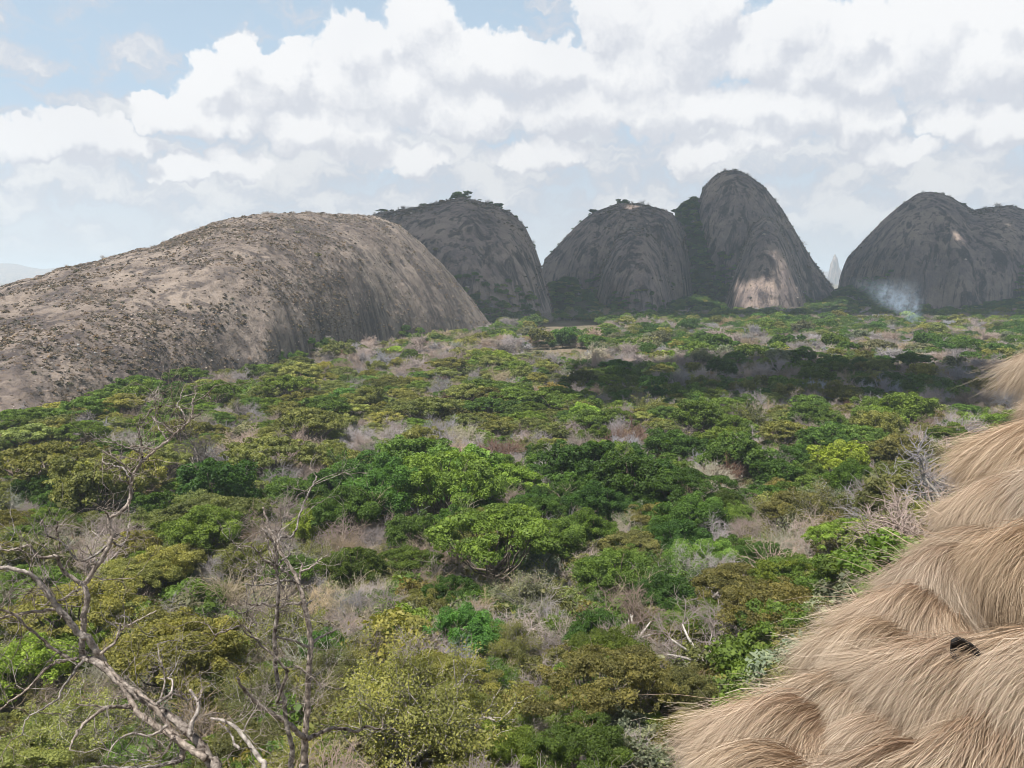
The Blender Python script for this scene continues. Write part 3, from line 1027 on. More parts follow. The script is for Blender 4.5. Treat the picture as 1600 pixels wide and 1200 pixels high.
# ------------------------------------------------------------------ scatter as one object (geometry nodes)
def scatter(name, pts, rotz, scl, idx, meshes, label, cat, tilt=None):
    src = bpy.data.collections.new(name + '_source')
    for i, (me, key) in enumerate(meshes):
        so = bpy.data.objects.new('%s_source_%03d' % (name, i), me)
        src.objects.link(so)
    me = bpy.data.meshes.new(name)
    n = len(pts)
    me.vertices.add(n)
    me.vertices.foreach_set('co', np.asarray(pts, np.float32).ravel())
    a = me.attributes.new('rot', 'FLOAT_VECTOR', 'POINT')
    r = np.zeros((n, 3), np.float32)
    r[:, 2] = rotz
    if tilt is not None:
        r[:, :2] = tilt
    a.data.foreach_set('vector', r.ravel())
    a = me.attributes.new('scl', 'FLOAT_VECTOR', 'POINT')
    a.data.foreach_set('vector', np.asarray(scl, np.float32).ravel())
    pal = np.array([PALETTE[k] if k else (0.3, 0.3, 0.3) for _, k in meshes])[np.asarray(idx)]
    vr = np.random.default_rng(len(pts))
    f = np.clip(1 + vr.normal(size=(n, 1)) * 0.16, 0.6, 1.45)
    w = vr.normal(size=(n, 1)) * 0.07
    a = me.attributes.new('leaf_colour', 'FLOAT_VECTOR', 'POINT')
    a.data.foreach_set('vector', np.asarray(pal * f * np.hstack([1 + w, np.ones_like(w), 1 - w]), np.float32).ravel())
    a = me.attributes.new('idx', 'INT', 'POINT')
    a.data.foreach_set('value', np.asarray(idx, np.int32))
    o = link(name, me)
    ng = bpy.data.node_groups.new(name + '_nodes', 'GeometryNodeTree')
    ng.interface.new_socket('Geometry', in_out='INPUT', socket_type='NodeSocketGeometry')
    ng.interface.new_socket('Geometry', in_out='OUTPUT', socket_type='NodeSocketGeometry')
    gi, go = ng.nodes.new('NodeGroupInput'), ng.nodes.new('NodeGroupOutput')
    ip = ng.nodes.new('GeometryNodeInstanceOnPoints')
    ci = ng.nodes.new('GeometryNodeCollectionInfo')
    ci.inputs['Collection'].default_value = src
    ci.inputs['Separate Children'].default_value = True
    ci.inputs['Reset Children'].default_value = True
    ip.inputs['Pick Instance'].default_value = True

    def na(nm, ty):
        q = ng.nodes.new('GeometryNodeInputNamedAttribute')
        q.data_type = ty
        q.inputs['Name'].default_value = nm
        return q.outputs[0]
    ng.links.new(gi.outputs[0], ip.inputs['Points'])
    ng.links.new(ci.outputs[0], ip.inputs['Instance'])
    ng.links.new(na('idx', 'INT'), ip.inputs['Instance Index'])
    ng.links.new(na('rot', 'FLOAT_VECTOR'), ip.inputs['Rotation'])
    ng.links.new(na('scl', 'FLOAT_VECTOR'), ip.inputs['Scale'])
    ng.links.new(ip.outputs[0], go.inputs[0])
    md = o.modifiers.new('scatter', 'NODES')
    md.node_group = ng
    tag(o, label, cat, kind='stuff')
    return o


# ------------------------------------------------------------------ trees one by one
CENTRE_H = {'broadleaf': 5.4, 'umbrella': 6.6, 'feathery': 5.0, 'leafless': 4.4}
CROWN_W = {'broadleaf': 11.0, 'umbrella': 13.0, 'feathery': 11.5, 'leafless': 10.5}
NAME = {'broadleaf': 'broadleaf_tree', 'umbrella': 'umbrella_tree', 'feathery': 'feathery_tree', 'leafless': 'leafless_tree'}
TREES = []      # dicts: kind, mat, x, y, z, s, sz, hero label


def foot_dists(px, y=None):
    """nearest foot of the hills along pixel columns; low outcrops only block their own ground"""
    px = np.asarray(px, float)
    best = np.full(px.shape, 1e9)
    for h in HILLS.values():
        if h is SPIRE or h is FAR1 or h is FAR2:
            continue
        d = np.interp(px, h['px'], h['db'], left=1e9, right=1e9)
        if h is O1 or h is O2:
            if y is None:
                continue
            e = np.interp(px, h['px'], 2 * h['dr'] - h['db'], left=-1, right=-1)
            d = np.where((y > d) & (y < e), d, 1e9)
        best = np.minimum(best, d)
    return best


# crowns picked out in the photograph: (pixel x, pixel y of the crown's middle, crown width in pixels, kind, leaf colour, label)
HEROES = [
    (655, 1085, 340, 'feathery', 'olive', 'big lacy olive tree at the bottom middle with pale twigs showing through'),
    (940, 1050, 250, 'umbrella', 'khaki', 'wide dark khaki tree right of the lacy olive tree'),
    (785, 1180, 130, 'broadleaf', 'lime', 'bright lime green tree cut by the bottom edge'),
    (915, 1175, 150, 'broadleaf', 'mid', 'fresh green tree beside the bright lime one at the bottom'),
    (1022, 1150, 62, 'broadleaf', 'lime', 'small bright green bush-like tree just left of the grass bank'),
    (20, 1040, 150, 'broadleaf', 'lime', 'bright green tree at the left edge behind the dead branches'),
    (745, 985, 125, 'broadleaf', 'deep', 'low dense green dome above the lacy olive tree'),
    (965, 905, 130, 'broadleaf', 'mid', 'rugged green tree left of the brown crowns near the grass bank'),
    (1040, 930, 120, 'broadleaf', 'deep', 'dark green tree in front of the khaki brown crown'),
    (1120, 985, 100, 'broadleaf', 'mid', 'yellowish green tree close to the bank of dry grass'),
    (1150, 905, 170, 'umbrella', 'khaki', 'flat brownish olive crown beside the dry grass bank'),
    (1060, 850, 110, 'broadleaf', 'deep', 'dark tree behind the brownish olive crown'),
    (1330, 828, 150, 'umbrella', 'mid', 'flat bright green crown just behind the highest grass hump'),
    (780, 815, 245, 'umbrella', 'mid', 'broad vivid green crown in the very middle of the valley'),
    (855, 845, 110, 'broadleaf', 'mid', 'green shoulder tree on the right of the broad vivid crown'),
    (722, 735, 125, 'broadleaf', 'mid', 'tall rounded green tree behind the broad vivid crown'),
    (590, 765, 150, 'broadleaf', 'deep', 'dense dark green tree left of the tall rounded one'),
    (540, 800, 130, 'broadleaf', 'deep', 'dark green crown right behind the slim dead tree'),
    (640, 870, 110, 'umbrella', 'mid', 'green tree sloping down beside a tan bare crown'),
    (905, 730, 130, 'broadleaf', 'deep', 'dark green tree right of the tall rounded one'),
    (985, 745, 130, 'broadleaf', 'deep', 'wide dark green crown in the green belt'),
    (1035, 800, 110, 'umbrella', 'khaki', 'olive brown rounded tree in the green belt'),
    (940, 790, 110, 'broadleaf', 'deep', 'dark crown between the vivid crown and the olive brown tree'),
    (1135, 712, 120, 'broadleaf', 'mid', 'leafy green tree right of the green belt'),
    (1080, 655, 42, 'broadleaf', 'mid', 'small upright tree standing above the belt in the middle distance'),
    (948, 662, 30, 'broadleaf', 'lime', 'tiny pale green tree standing alone in the bare patch'),
    (1150, 670, 70, 'broadleaf', 'mid', 'light green domed tree beside the small upright tree'),
    (1040, 695, 80, 'broadleaf', 'deep', 'dark domed tree below the small upright tree'),
    (1210, 745, 80, 'broadleaf', 'deep', 'dark small crown amid grey bare trees'),
    (1280, 690, 90, 'broadleaf', 'mid', 'green crown on the spur in front of the shaded belt'),
    (1370, 660, 80, 'broadleaf', 'mid', 'dark green crown left of the large leaved shrub'),
    (340, 760, 130, 'broadleaf', 'deep', 'dark green tree between the two dead trees'),
    (430, 750, 60, 'broadleaf', 'deep', 'narrow dark tree beside the slim dead tree'),
    (315, 830, 130, 'broadleaf', 'mid', 'bright green spreading tree behind the forked dead tree'),
    (345, 855, 90, 'umbrella', 'olive', 'olive crown in front of the bright spreading tree'),
    (60, 770, 70, 'broadleaf', 'deep', 'dark green tree near the left edge above the dead branches'),
    (50, 905, 150, 'umbrella', 'mid', 'flat vivid green crown behind the left dead branches'),
    (215, 890, 130, 'umbrella', 'olive', 'flat yellow green crown behind the dead fork'),
    (80, 705, 150, 'umbrella', 'olive', 'wide flat olive crown at left below the tan hill'),
    (425, 695, 140, 'umbrella', 'olive', 'wide umbrella crown in the left middle distance'),
    (480, 650, 120, 'umbrella', 'olive', 'flat green crown behind the wide umbrella crown'),
    (335, 605, 90, 'umbrella', 'mid', 'fresh green crown below the foot of the tan hill'),
    (215, 595, 80, 'umbrella', 'mid', 'bright flat crown touching the foot of the tan hill'),
    (135, 628, 85, 'umbrella', 'mid', 'green flat crown left of the bright one at the hill foot'),
    (735, 660, 34, 'umbrella', 'amber', 'small orange tinged crown in the middle distance'),
    (455, 590, 95, 'leafless', 'rust', 'reddish brown crown at the foot of the tan hill'),
    (425, 563, 50, 'broadleaf', 'deep', 'small dark green tree at the hill foot'),
    (1135, 800, 36, 'broadleaf', 'lime', 'small pale lime tree above the pale bare branches'),
    (690, 935, 70, 'broadleaf', 'mid', 'small yellow green tree above the low dense dome'),
    (555, 945, 120, 'leafless', 'mauve', 'pale many-stemmed bare tree right of the slim dead tree'),
    (890, 915, 90, 'leafless', 'mauve', 'whitish bare tree with upright limbs'),
    (815, 930, 150, 'feathery', 'silver', 'thin grey green tree with pale crooked branches'),
    (545, 850, 110, 'leafless', 'straw_twig', 'tan bare crown just right of the slim dead tree'),
    (1180, 825, 140, 'leafless', 'mauve', 'pale bare trees with crooked branches near the grass'),
    (1290, 780, 110, 'feathery', 'silver', 'grey green thin crown left of the grass hump'),
    (1320, 745, 100, 'leafless', 'twig', 'brown bare crown on the spur'),
    (1450, 705, 90, 'feathery', 'olive', 'yellow green thin crown on the spur near the grass'),
    (1420, 640, 80, 'broadleaf', 'mid', 'green crown at the far end of the spur'),
    (1530, 668, 66, 'broadleaf', 'lime', 'pale green large leaved tree peeping over the dry grass'),
    (120, 1130, 200, 'feathery', 'olive', 'olive thicket tree under the dead branches'),
    (400, 1090, 200, 'feathery', 'khaki', 'brownish lacy tree behind the slim dead tree'),
    (440, 980, 170, 'feathery', 'olive', 'thin olive tree behind the slim dead tree'),
    (250, 1000, 170, 'feathery', 'olive', 'light olive tree between the two dead trees'),
    (1090, 1080, 110, 'leafless', 'twig', 'grey brown bare thicket left of the grass bank'),
]


def place_on_canopy(px, py, hfac, kind):
    r = ray(px, py)
    y = np.geomspace(30.0, 3000.0, 420)
    hit = np.nonzero(r[2] * y <= ground_z(r[0] * y, y) + hfac)[0]
    return r * y[hit[0] if len(hit) else -1]


for (px, py, w, kind, mat, lab) in HEROES:
    s = 1.0
    for _ in range(6):
        p = place_on_canopy(px, py, CENTRE_H[kind] * s, kind)
        dist = np.linalg.norm(p)
        s = 0.5 * s + 0.5 * (w / F * dist) / CROWN_W[kind]
    s = float(np.clip(s, 0.3, 1.9))
    TREES.append(dict(kind=kind, mat=mat, x=p[0], y=p[1], z=float(ground_z(p[0], p[1])), s=s, sz=float(np.clip(s, 0.35, 1.5)), hero=lab))

# zones of the valley seen in the photo: (px x0, x1, y0, y1, weights of broadleaf / umbrella / feathery / leafless, leaf colours)
ZONES = [
    (-300, 1900, 440, 505, (0.60, 0.20, 0.05, 0.15), ('deep', 'mid', 'mid', 'olive')),
    (790, 1900, 505, 558, (0.40, 0.33, 0.13, 0.14), ('mid', 'deep', 'olive', 'silver', 'deep')),
    (860, 1900, 558, 632, (0.22, 0.18, 0.05, 0.55), ('deep', 'mid', 'olive')),
    (400, 860, 505, 600, (0.12, 0.50, 0.10, 0.28), ('olive', 'mid', 'olive')),
    (-300, 400, 505, 660, (0.08, 0.50, 0.07, 0.35), ('mid', 'olive', 'mid')),
    (400, 1900, 590, 655, (0.04, 0.82, 0.05, 0.09), ('olive', 'olive', 'mid')),
    (540, 1010, 655, 705, (0.06, 0.18, 0.06, 0.70), ('olive', 'mid')),
    (-300, 540, 655, 745, (0.07, 0.34, 0.05, 0.54), ('olive', 'mid', 'olive')),
    (-300, 440, 745, 800, (0.34, 0.20, 0.06, 0.40), ('deep', 'mid', 'olive')),
    (440, 1220, 690, 830, (0.62, 0.16, 0.04, 0.18), ('deep', 'deep', 'mid')),
    (1010, 1900, 640, 830, (0.40, 0.18, 0.17, 0.25), ('deep', 'mid', 'olive', 'khaki')),
    (-300, 480, 800, 1000, (0.11, 0.26, 0.17, 0.46), ('mid', 'olive', 'olive')),
    (480, 920, 830, 1000, (0.24, 0.20, 0.24, 0.32), ('mid', 'deep', 'olive')),
    (920, 1400, 800, 1200, (0.38, 0.20, 0.17, 0.25), ('deep', 'mid', 'khaki')),
    (-300, 1900, 960, 1400, (0.22, 0.20, 0.44, 0.14), ('olive', 'khaki', 'mid')),
]


def zone_of(px, py):
    for z in ZONES:
        if z[0] <= px < z[1] and z[2] <= py < z[3]:
            return z
    return ZONES[-1]


KINDS4 = ('broadleaf', 'umbrella', 'feathery', 'leafless')
hero_xy = np.array([(t['x'], t['y'], 0.40 * CROWN_W[t['kind']] * t['s']) for t in TREES])
rg = np.random.default_rng(21)


def fill_trees():
    taken = {}
    cell = 5.0

    def free(x, y, r):
        i, j = int(x // cell), int(y // cell)
        k = int(r // cell) + 2
        for a in range(i - k, i + k + 1):
            for b in range(j - k, j + k + 1):
                for (u, v, q) in taken.get((a, b), ()):
                    if (u - x) ** 2 + (v - y) ** 2 < (0.46 * (q + r)) ** 2:
                        return False
        return True
    for (x, y, r) in hero_xy:
        taken.setdefault((int(x // cell), int(y // cell)), []).append((x, y, r * 1.3))
    N = 120000
    # even over the ground, denser sampling near
    rad = np.sqrt(rg.uniform(30 ** 2, 1180 ** 2, N))
    rad[:22000] = np.sqrt(rg.uniform(28 ** 2, 330 ** 2, 22000))
    ang = rg.uniform(-0.66, 0.66, N)
    X, Y = rad * np.sin(ang), rad * np.cos(ang)
    Z = ground_z(X, Y)
    PX, _ = to_px(np.stack([X, Y, Z], -1))
    _, PY = to_px(np.stack([X, Y, Z + 6], -1))
    PATCH = fbm(X * 0.020 + 3, Y * 0.016, 0, 3, 77)
    ok = (Y > 24) & (PX > -160) & (PX < 1760) & (PY < 1330) & (Y < foot_dists(PX, Y) - 1)
    for i in np.nonzero(ok)[0]:
        x, y, z, px, py, patch = float(X[i]), float(Y[i]), float(Z[i]), float(PX[i]), float(PY[i]), float(PATCH[i])
        zn = zone_of(px + rg.normal() * 30, py + rg.normal() * 10)
        w = np.array(zn[4], float)
        w[3] *= (1.0 if w[3] < 0.13 else 2.1) * math.exp(-2.5 * patch)
        w /= w.sum()
        kind = KINDS4[rg.choice(4, p=w)]
        s = float(np.clip(rg.lognormal(-0.30, 0.34), 0.32, 1.45))
        if kind == 'leafless':
            s *= 1.12
        if y < 66:
            s *= 0.55
        r = 0.46 * CROWN_W[kind] * s
        if not free(x, y, r):
            continue
        taken.setdefault((int(x // cell), int(y // cell)), []).append((x, y, r))
        if kind == 'leafless':
            mat = ('mauve', 'mauve', 'twig', 'straw_twig', 'rust')[rg.choice(5, p=(0.36, 0.22, 0.24, 0.15, 0.03))]
        else:
            mat = zn[5][rg.integers(len(zn[5]))]
            if rg.uniform() < 0.025:
                mat = 'lime'
        TREES.append(dict(kind=kind, mat=mat, x=x, y=y, z=z, s=s, sz=s * rg.uniform(0.85, 1.1), hero=None))


fill_trees()


def lod_for(kind, d, s):
    lod = 0 if d < 75 else 1 if d < 150 else 2 if d < 420 else 3
    if kind == 'leafless':
        lod = 0 if d < 170 else 2 if d < 420 else 3
    while (kind, lod) not in MODELS:
        lod -= 1
    return lod


def make_tree(t, label, group, cat):
    d = math.hypot(t['x'], t['y'])
    lib_ = MODELS[(t['kind'], lod_for(t['kind'], d, t['s']))]
    tm, cm = lib_[rg.integers(len(lib_))]
    e = bpy.data.objects.new(NAME[t['kind']], None)
    COL.objects.link(e)
    e.location = (t['x'], t['y'], t['z'])
    e.rotation_euler = (rg.normal() * 0.04, rg.normal() * 0.04, rg.uniform(0, 6.28))
    e.scale = (t['s'], t['s'], t['sz'])
    e.empty_display_size = 0.3
    tag(e, label, cat, group)
    link('trunk', tm, e)
    colour_of(link('crown', cm, e), t['mat'], rg)


COLOUR = {'deep': 'dark green', 'mid': 'green', 'olive': 'olive green', 'lime': 'lime green', 'khaki': 'brownish olive', 'rust': 'russet brown', 'amber': 'amber',
          'silver': 'grey green', 'mauve': 'mauve grey', 'twig': 'dull brown', 'straw_twig': 'straw coloured'}
SHAPE = {'broadleaf': 'round tree', 'umbrella': 'flat tree', 'feathery': 'lacy tree', 'leafless': 'bare tree'}
ORD = ['leftmost', 'second from left', 'third from left', 'fourth from left', 'fifth from left', 'sixth from left', 'seventh from left', 'eighth from left', 'ninth from left', 'tenth from left',
       'eleventh from left', 'twelfth from left']


def place_phrase(px, py):
    rows = [(620, 'far off'), (650, 'behind the middle distance'), (685, 'in the middle distance'), (720, 'at mid valley'), (760, 'behind the green belt'), (800, 'in the green belt'), (850, 'before the green belt'), (910, 'on the near flat'),
            (1000, 'below the near flat'), (2000, 'on the near slope')]
    row = next(r for y, r in rows if py < y)
    land = [(80, 'at the picture edge'), (190, 'behind the forked limbs'), (300, 'behind the forked trunk'), (400, 'between the dead trees'), (480, 'behind the slim tree'), (560, 'right of the slim tree'), (640, 'under the tan hill'), (720, 'under the shaded dome'),
            (790, 'left of centre'), (860, 'at the centre'), (930, 'left of the broad dome'), (1000, 'under the broad dome'), (1070, 'under the wooded cleft'), (1130, 'right of the cleft'), (1200, 'under the tallest dome'), (1270, 'right of the tallest dome'),
            (1340, 'under the smoke gap'), (1420, 'near the grass bank'), (2000, 'behind the grass bank')]
    for x, ph in land:
        if px < x:
            return row + ' ' + ph
    return row


def settle_trees():
    heroes = [t for t in TREES if t['hero']]
    rest = sorted((t for t in TREES if not t['hero']), key=lambda t: math.hypot(t['x'], t['y']))
    count = {k: sum(1 for t in heroes if t['kind'] == k) for k in KINDS4}
    indiv, mass = [], []
    for t in rest:
        px, py = to_px((t['x'], t['y'], t['z'] + CENTRE_H[t['kind']] * t['sz']))
        t['px'], t['py'] = float(px), float(py)
        seen = -30 < px < 1630 and py < 1230 and not (px > 1150 and py > 1200 - (px - 1030) * 1.06)
        if seen and count[t['kind']] < 290 and math.hypot(t['x'], t['y']) < 400:
            count[t['kind']] += 1
            indiv.append(t)
        else:
            mass.append(t)
    GR = {'broadleaf': 'round crowned trees of the valley', 'umbrella': 'flat topped trees of the valley', 'feathery': 'lacy trees of the valley', 'leafless': 'leafless trees of the valley'}
    for t in heroes:
        make_tree(t, t['hero'], GR[t['kind']], 'tree')
    bins = {}
    for t in indiv:
        bins.setdefault((t['kind'], t['mat'], place_phrase(t['px'], t['py'])), []).append(t)
    for (kind, mat, ph), ts in bins.items():
        ts.sort(key=lambda t: t['px'])
        for i, t in enumerate(ts):
            lab = COLOUR[mat] + ' ' + SHAPE[kind] + ' ' + ph
            if len(ts) > 1:
                lab += ', ' + ORD[min(i, len(ORD) - 1)]
                if i == len(ts) - 1 and len(ts) > 1:
                    lab = COLOUR[mat] + ' ' + SHAPE[kind] + ' ' + ph + ', rightmost'
            make_tree(t, lab, GR[kind], 'tree')
    print('trees: heroes', len(heroes), 'single', len(indiv), count, 'mass', len(mass))
    # the rest of the wood reads as one mass
    meshes, index, pts, rz, sc, ix = [], {}, [], [], [], []
    for t in mass:
        d = math.hypot(t['x'], t['y'])
        lod = max(lod_for(t['kind'], d, t['s']), 2)
        while (t['kind'], lod) not in MODELS:
            lod -= 1
        v = rg.integers(len(MODELS[(t['kind'], lod)]))
        for part in (0, 1):
            if part == 0 and lod == 3 and t['kind'] != 'leafless':
                continue
            me = MODELS[(t['kind'], lod)][v][part]
            key = (me.name, t['mat'] if part else None)
            if key not in index:
                index[key] = len(meshes)
                meshes.append((me, key[1]))
            pts.append((t['x'], t['y'], t['z']))
            a = (v * 1.7 + t['x'] * 3.1) % 6.28
            rz.append(a)
            sc.append((t['s'], t['s'], t['sz']))
            ix.append(index[key])
    scatter('forest', pts, rz, sc, ix, meshes, 'far mixed woodland of green and bare trees filling the valley', 'forest')


settle_trees()
# ------------------------------------------------------------------ woods and scrub on the hills
def face_points(h, n, rg, tmin=0.03, tmax=1.0, wfun=None):
    """random points on the camera side of a hill, even per area"""
    V = h['V']
    a, b = V[1:, :-1] - V[:-1, :-1], V[:-1, 1:] - V[:-1, :-1]
    A = np.linalg.norm(np.cross(a, b), axis=-1)
    r = np.arange(A.shape[0]) / A.shape[0]
    A = A * ((r >= tmin) & (r <= tmax))[:, None]
    if wfun is not None:
        A = A * wfun(V[:-1, :-1], r[:, None] * np.ones_like(A))
    p = (A / A.sum()).ravel()
    k = rg.choice(p.size, n, p=p)
    i, j = np.unravel_index(k, A.shape)
    u, v = rg.uniform(size=(n, 1)), rg.uniform(size=(n, 1))
    return V[i, j] + a[i, j] * u + b[i, j] * v


def model_boulder():
    V, T = ICO2
    s = RNG.uniform(0, 50)
    n = 1 + 0.35 * fbm(V[:, 0] * 1.2 + s, V[:, 1] * 1.2, V[:, 2] * 1.2, 3, 3)
    P = V * n[:, None] * np.array([0.8, 0.7, 0.5])
    return make_mesh('boulder', P, None, T, [M['stone']], False, {'tint': RNG.uniform(0, 1, len(P))})


def model_tuft():
    """dry tussock the size of a person's waist, seen from afar"""
    g = Geo()
    n = 70
    d = unit(RNG.normal(size=(n, 3)) * np.array([1, 1, 0.5]) + np.array([0, 0, 0.9]))
    c = d * RNG.uniform(0.25, 0.8, (n, 1)) * np.array([1, 1, 0.75])
    g.leaves(c, unit(d + RNG.normal(size=(n, 3)) * 0.6), 0.42, RNG.uniform(0, 1, n))
    return g


def hill_cover():
    rg = np.random.default_rng(31)
    tm = [model_tuft().mesh('tuft', [M['tuft']]) for _ in range(2)]
    tufts = [(t, k) for k in ('tuft_tan', 'tuft_dark', 'tuft_green') for t in tm]
    bld = [(model_boulder(), 'stone') for _ in range(3)]
    brush = [(b[1], 'twig') for b in SHRUBS['brush'][:2]]
    meshes = tufts + bld + brush
    # the tan hill: thousands of tufts, stones and bare bushes
    n = 46000

    def w1(V, r):
        pn = fbm(V[..., 0] * 0.03, V[..., 1] * 0.03, V[..., 2] * 0.05, 4, 55, 0.7)
        right = sstep(V[..., 0] / V[..., 1], -0.26, -0.10)
        return np.clip(0.45 + 1.2 * pn, 0.07, 3.0) * (1 - 0.72 * right)
    P = face_points(H1, n, rg, 0.02, 0.98, w1)
    pn = fbm(P[:, 0] * 0.03, P[:, 1] * 0.03, P[:, 2] * 0.03, 2, 61)
    u = rg.uniform(size=n) + pn * 0.16
    idx = np.where(u < 0.50, rg.integers(0, 2, n), np.where(u < 0.66, rg.integers(2, 4, n), np.where(u < 0.69, rg.integers(4, 6, n), np.where(u < 0.90, rg.integers(6, 9, n), rg.integers(9, 11, n)))))
    s = rg.lognormal(-0.58, 0.42, n)
    s = np.where(idx >= 9, s * 0.8, np.where(idx >= 6, s * 0.55, s))
    sc = np.stack([s, s, s * rg.uniform(0.6, 1.1, n)], -1)
    scatter('hill_scrub', P - np.array([0, 0, 0.1]), rg.uniform(0, 6.28, n), sc, idx, meshes, 'dry tufts stones and bare bushes strewn over the tan hill', 'scrub')
    # darker domes: a thinner cover
    PP, II, SS = [], [], []
    for h, n, t0 in ((H2, 2600, 0.45), (H3, 2200, 0.5), (H3b, 1300, 0.3), (H4, 2400, 0.6), (H4b, 900, 0.3), (H5, 3600, 0.45), (O2, 260, 0.0), (O1, 90, 0.0)):
        def w2(V, r, t0=t0):
            pn = fbm(V[..., 0] * 0.02, V[..., 1] * 0.02, V[..., 2] * 0.02, 3, 58)
            return np.clip(0.35 + pn, 0.03, 2) * (0.15 + sstep(r, t0, 1.0))
        P = face_points(h, n, rg, 0.05, 1.0, w2)
        PP.append(P)
        II.append(rg.choice(11, n, p=(0.14, 0.14, 0.14, 0.14, 0.1, 0.1, 0.04, 0.04, 0.04, 0.06, 0.06)))
        SS.append(rg.lognormal(0.0, 0.45, n))
    P, I, S = np.vstack(PP), np.concatenate(II), np.concatenate(SS)
    scatter('dome_scrub', P - np.array([0, 0, 0.2]), rg.uniform(0, 6.28, len(P)), np.stack([S, S, S * 0.9], -1), I, meshes, 'thin dark scrub clinging to the granite domes', 'scrub')
    # woods in the cleft, on the aprons and dome tops
    PP, II, SS = [], [], []
    meshes = [(MODELS[('broadleaf', 3)][k][1], m) for k in range(3) for m in ('deep', 'mid')] + [(MODELS[('umbrella', 3)][k][1], m) for k in range(2) for m in ('deep', 'olive')] + \
             [(MODELS[('leafless', 3)][0][1], 'mauve')]
    for h, n, t0, t1, s0 in ((HS, 620, 0.0, 1.0, 0.85), (HA, 240, 0.0, 1.0, 0.8), (HB, 200, 0.0, 1.0, 0.75), (HC, 260, 0.0, 1.0, 0.75), (HD, 320, 0.0, 1.0, 0.75), (HR, 200, 0.0, 1.0, 0.7), (H2, 26, 0.86, 1.0, 0.30), (H3, 16, 0.88, 1.0, 0.30), (H4, 22, 0.90, 1.0, 0.28), (H5, 30, 0.86, 1.0, 0.32),
                             (H3, 330, 0.0, 0.26, 0.7), (H3b, 90, 0.0, 0.2, 0.6), (H4, 330, 0.0, 0.25, 0.7), (H5, 560, 0.0, 0.26, 0.75), (H2, 330, 0.0, 0.24, 0.7), (H1, 160, 0.0, 0.13, 0.5), (O2, 12, 0, 1, 0.4)):
        wf = None
        if t0 == 0.0 and t1 < 0.5:
            def wf(V, r, t1=t1):
                return np.clip(0.25 + 1.3 * fbm(V[..., 0] * 0.016, V[..., 1] * 0.016, 0, 2, 66), 0.0, 2) * np.clip(1.15 - r / t1, 0.05, 1) ** 1.3
        P = face_points(h, n, rg, t0, t1, wf)
        PP.append(P)
        II.append(rg.choice(11, n, p=(0.15, 0.1, 0.15, 0.1, 0.15, 0.1, 0.05, 0.06, 0.05, 0.05, 0.04)))
        SS.append(rg.lognormal(0, 0.25, n) * s0)
    P, I, S = np.vstack(PP), np.concatenate(II), np.concatenate(SS)
    scatter('hillside_woods', P - np.array([0, 0, 1.5]) * S[:, None], rg.uniform(0, 6.28, len(P)), np.stack([S, S, S], -1), I, meshes, 'dark woods in the cleft and along the feet of the domes', 'woods')


hill_cover()


def crest_tree(px, w, kind, mat, label, h=H1):
    """a bush on a skyline, at a hill's crest"""
    V = h['V'][-1]
    x, y = to_px(V)
    j = int(np.argmin(np.abs(x - px)))
    p = V[j]
    s = w / F * p[1] / CROWN_W[kind]
    t = dict(kind=kind, mat=mat, x=p[0], y=p[1], z=p[2] - (3.4 if kind == 'broadleaf' else 1.6) * s * 0.7, s=s, sz=s * 0.7)
    make_tree(t, label, 'bushes along the hill crests', 'bush')


for a in ((417, 26, 'leafless', 'twig', 'rounded bare bush on the crest of the tan hill'), (403, 10, 'leafless', 'twig', 'tiny bush beside the rounded bare one on the crest'),
          (438, 8, 'umbrella', 'khaki', 'tiny bush just right of the rounded bare one on the crest'), (276, 10, 'leafless', 'twig', 'small bush halfway down the left skyline of the tan hill'),
          (190, 12, 'umbrella', 'khaki', 'low dark bush where the tan hill skyline steps down'), (212, 11, 'umbrella', 'olive', 'low bush just right of the skyline step'),
          (332, 9, 'umbrella', 'khaki', 'small bush on the steeper part of the tan skyline'), (519, 9, 'leafless', 'twig', 'small bush right of the middle of the tan crest')):
    crest_tree(*a)
for a in ((597, 18, 'umbrella', 'deep', 'dark flat bush where the shaded dome leaves the tan hill'), (628, 20, 'leafless', 'twig', 'bare bush on the left shoulder of the shaded dome'), (661, 16, 'broadleaf', 'deep', 'small dark bush on the shaded dome skyline'),
          (722, 34, 'broadleaf', 'deep', 'dark clump on the very top of the shaded dome'), (776, 20, 'broadleaf', 'deep', 'dark bush right of the shaded dome top')):
    crest_tree(*a, h=H2)
for a in ((928, 16, 'broadleaf', 'deep', 'dark bush on the left shoulder of the broad granite dome'), (972, 22, 'broadleaf', 'deep', 'dark bush on top of the broad granite dome')):
    crest_tree(*a, h=H3)
for a in ((1058, 24, 'umbrella', 'deep', 'flat dark tree on the rim of the wooded cleft'), (1086, 20, 'umbrella', 'deep', 'flat dark tree high in the wooded cleft under the helmet summit')):
    crest_tree(*a, h=HS)


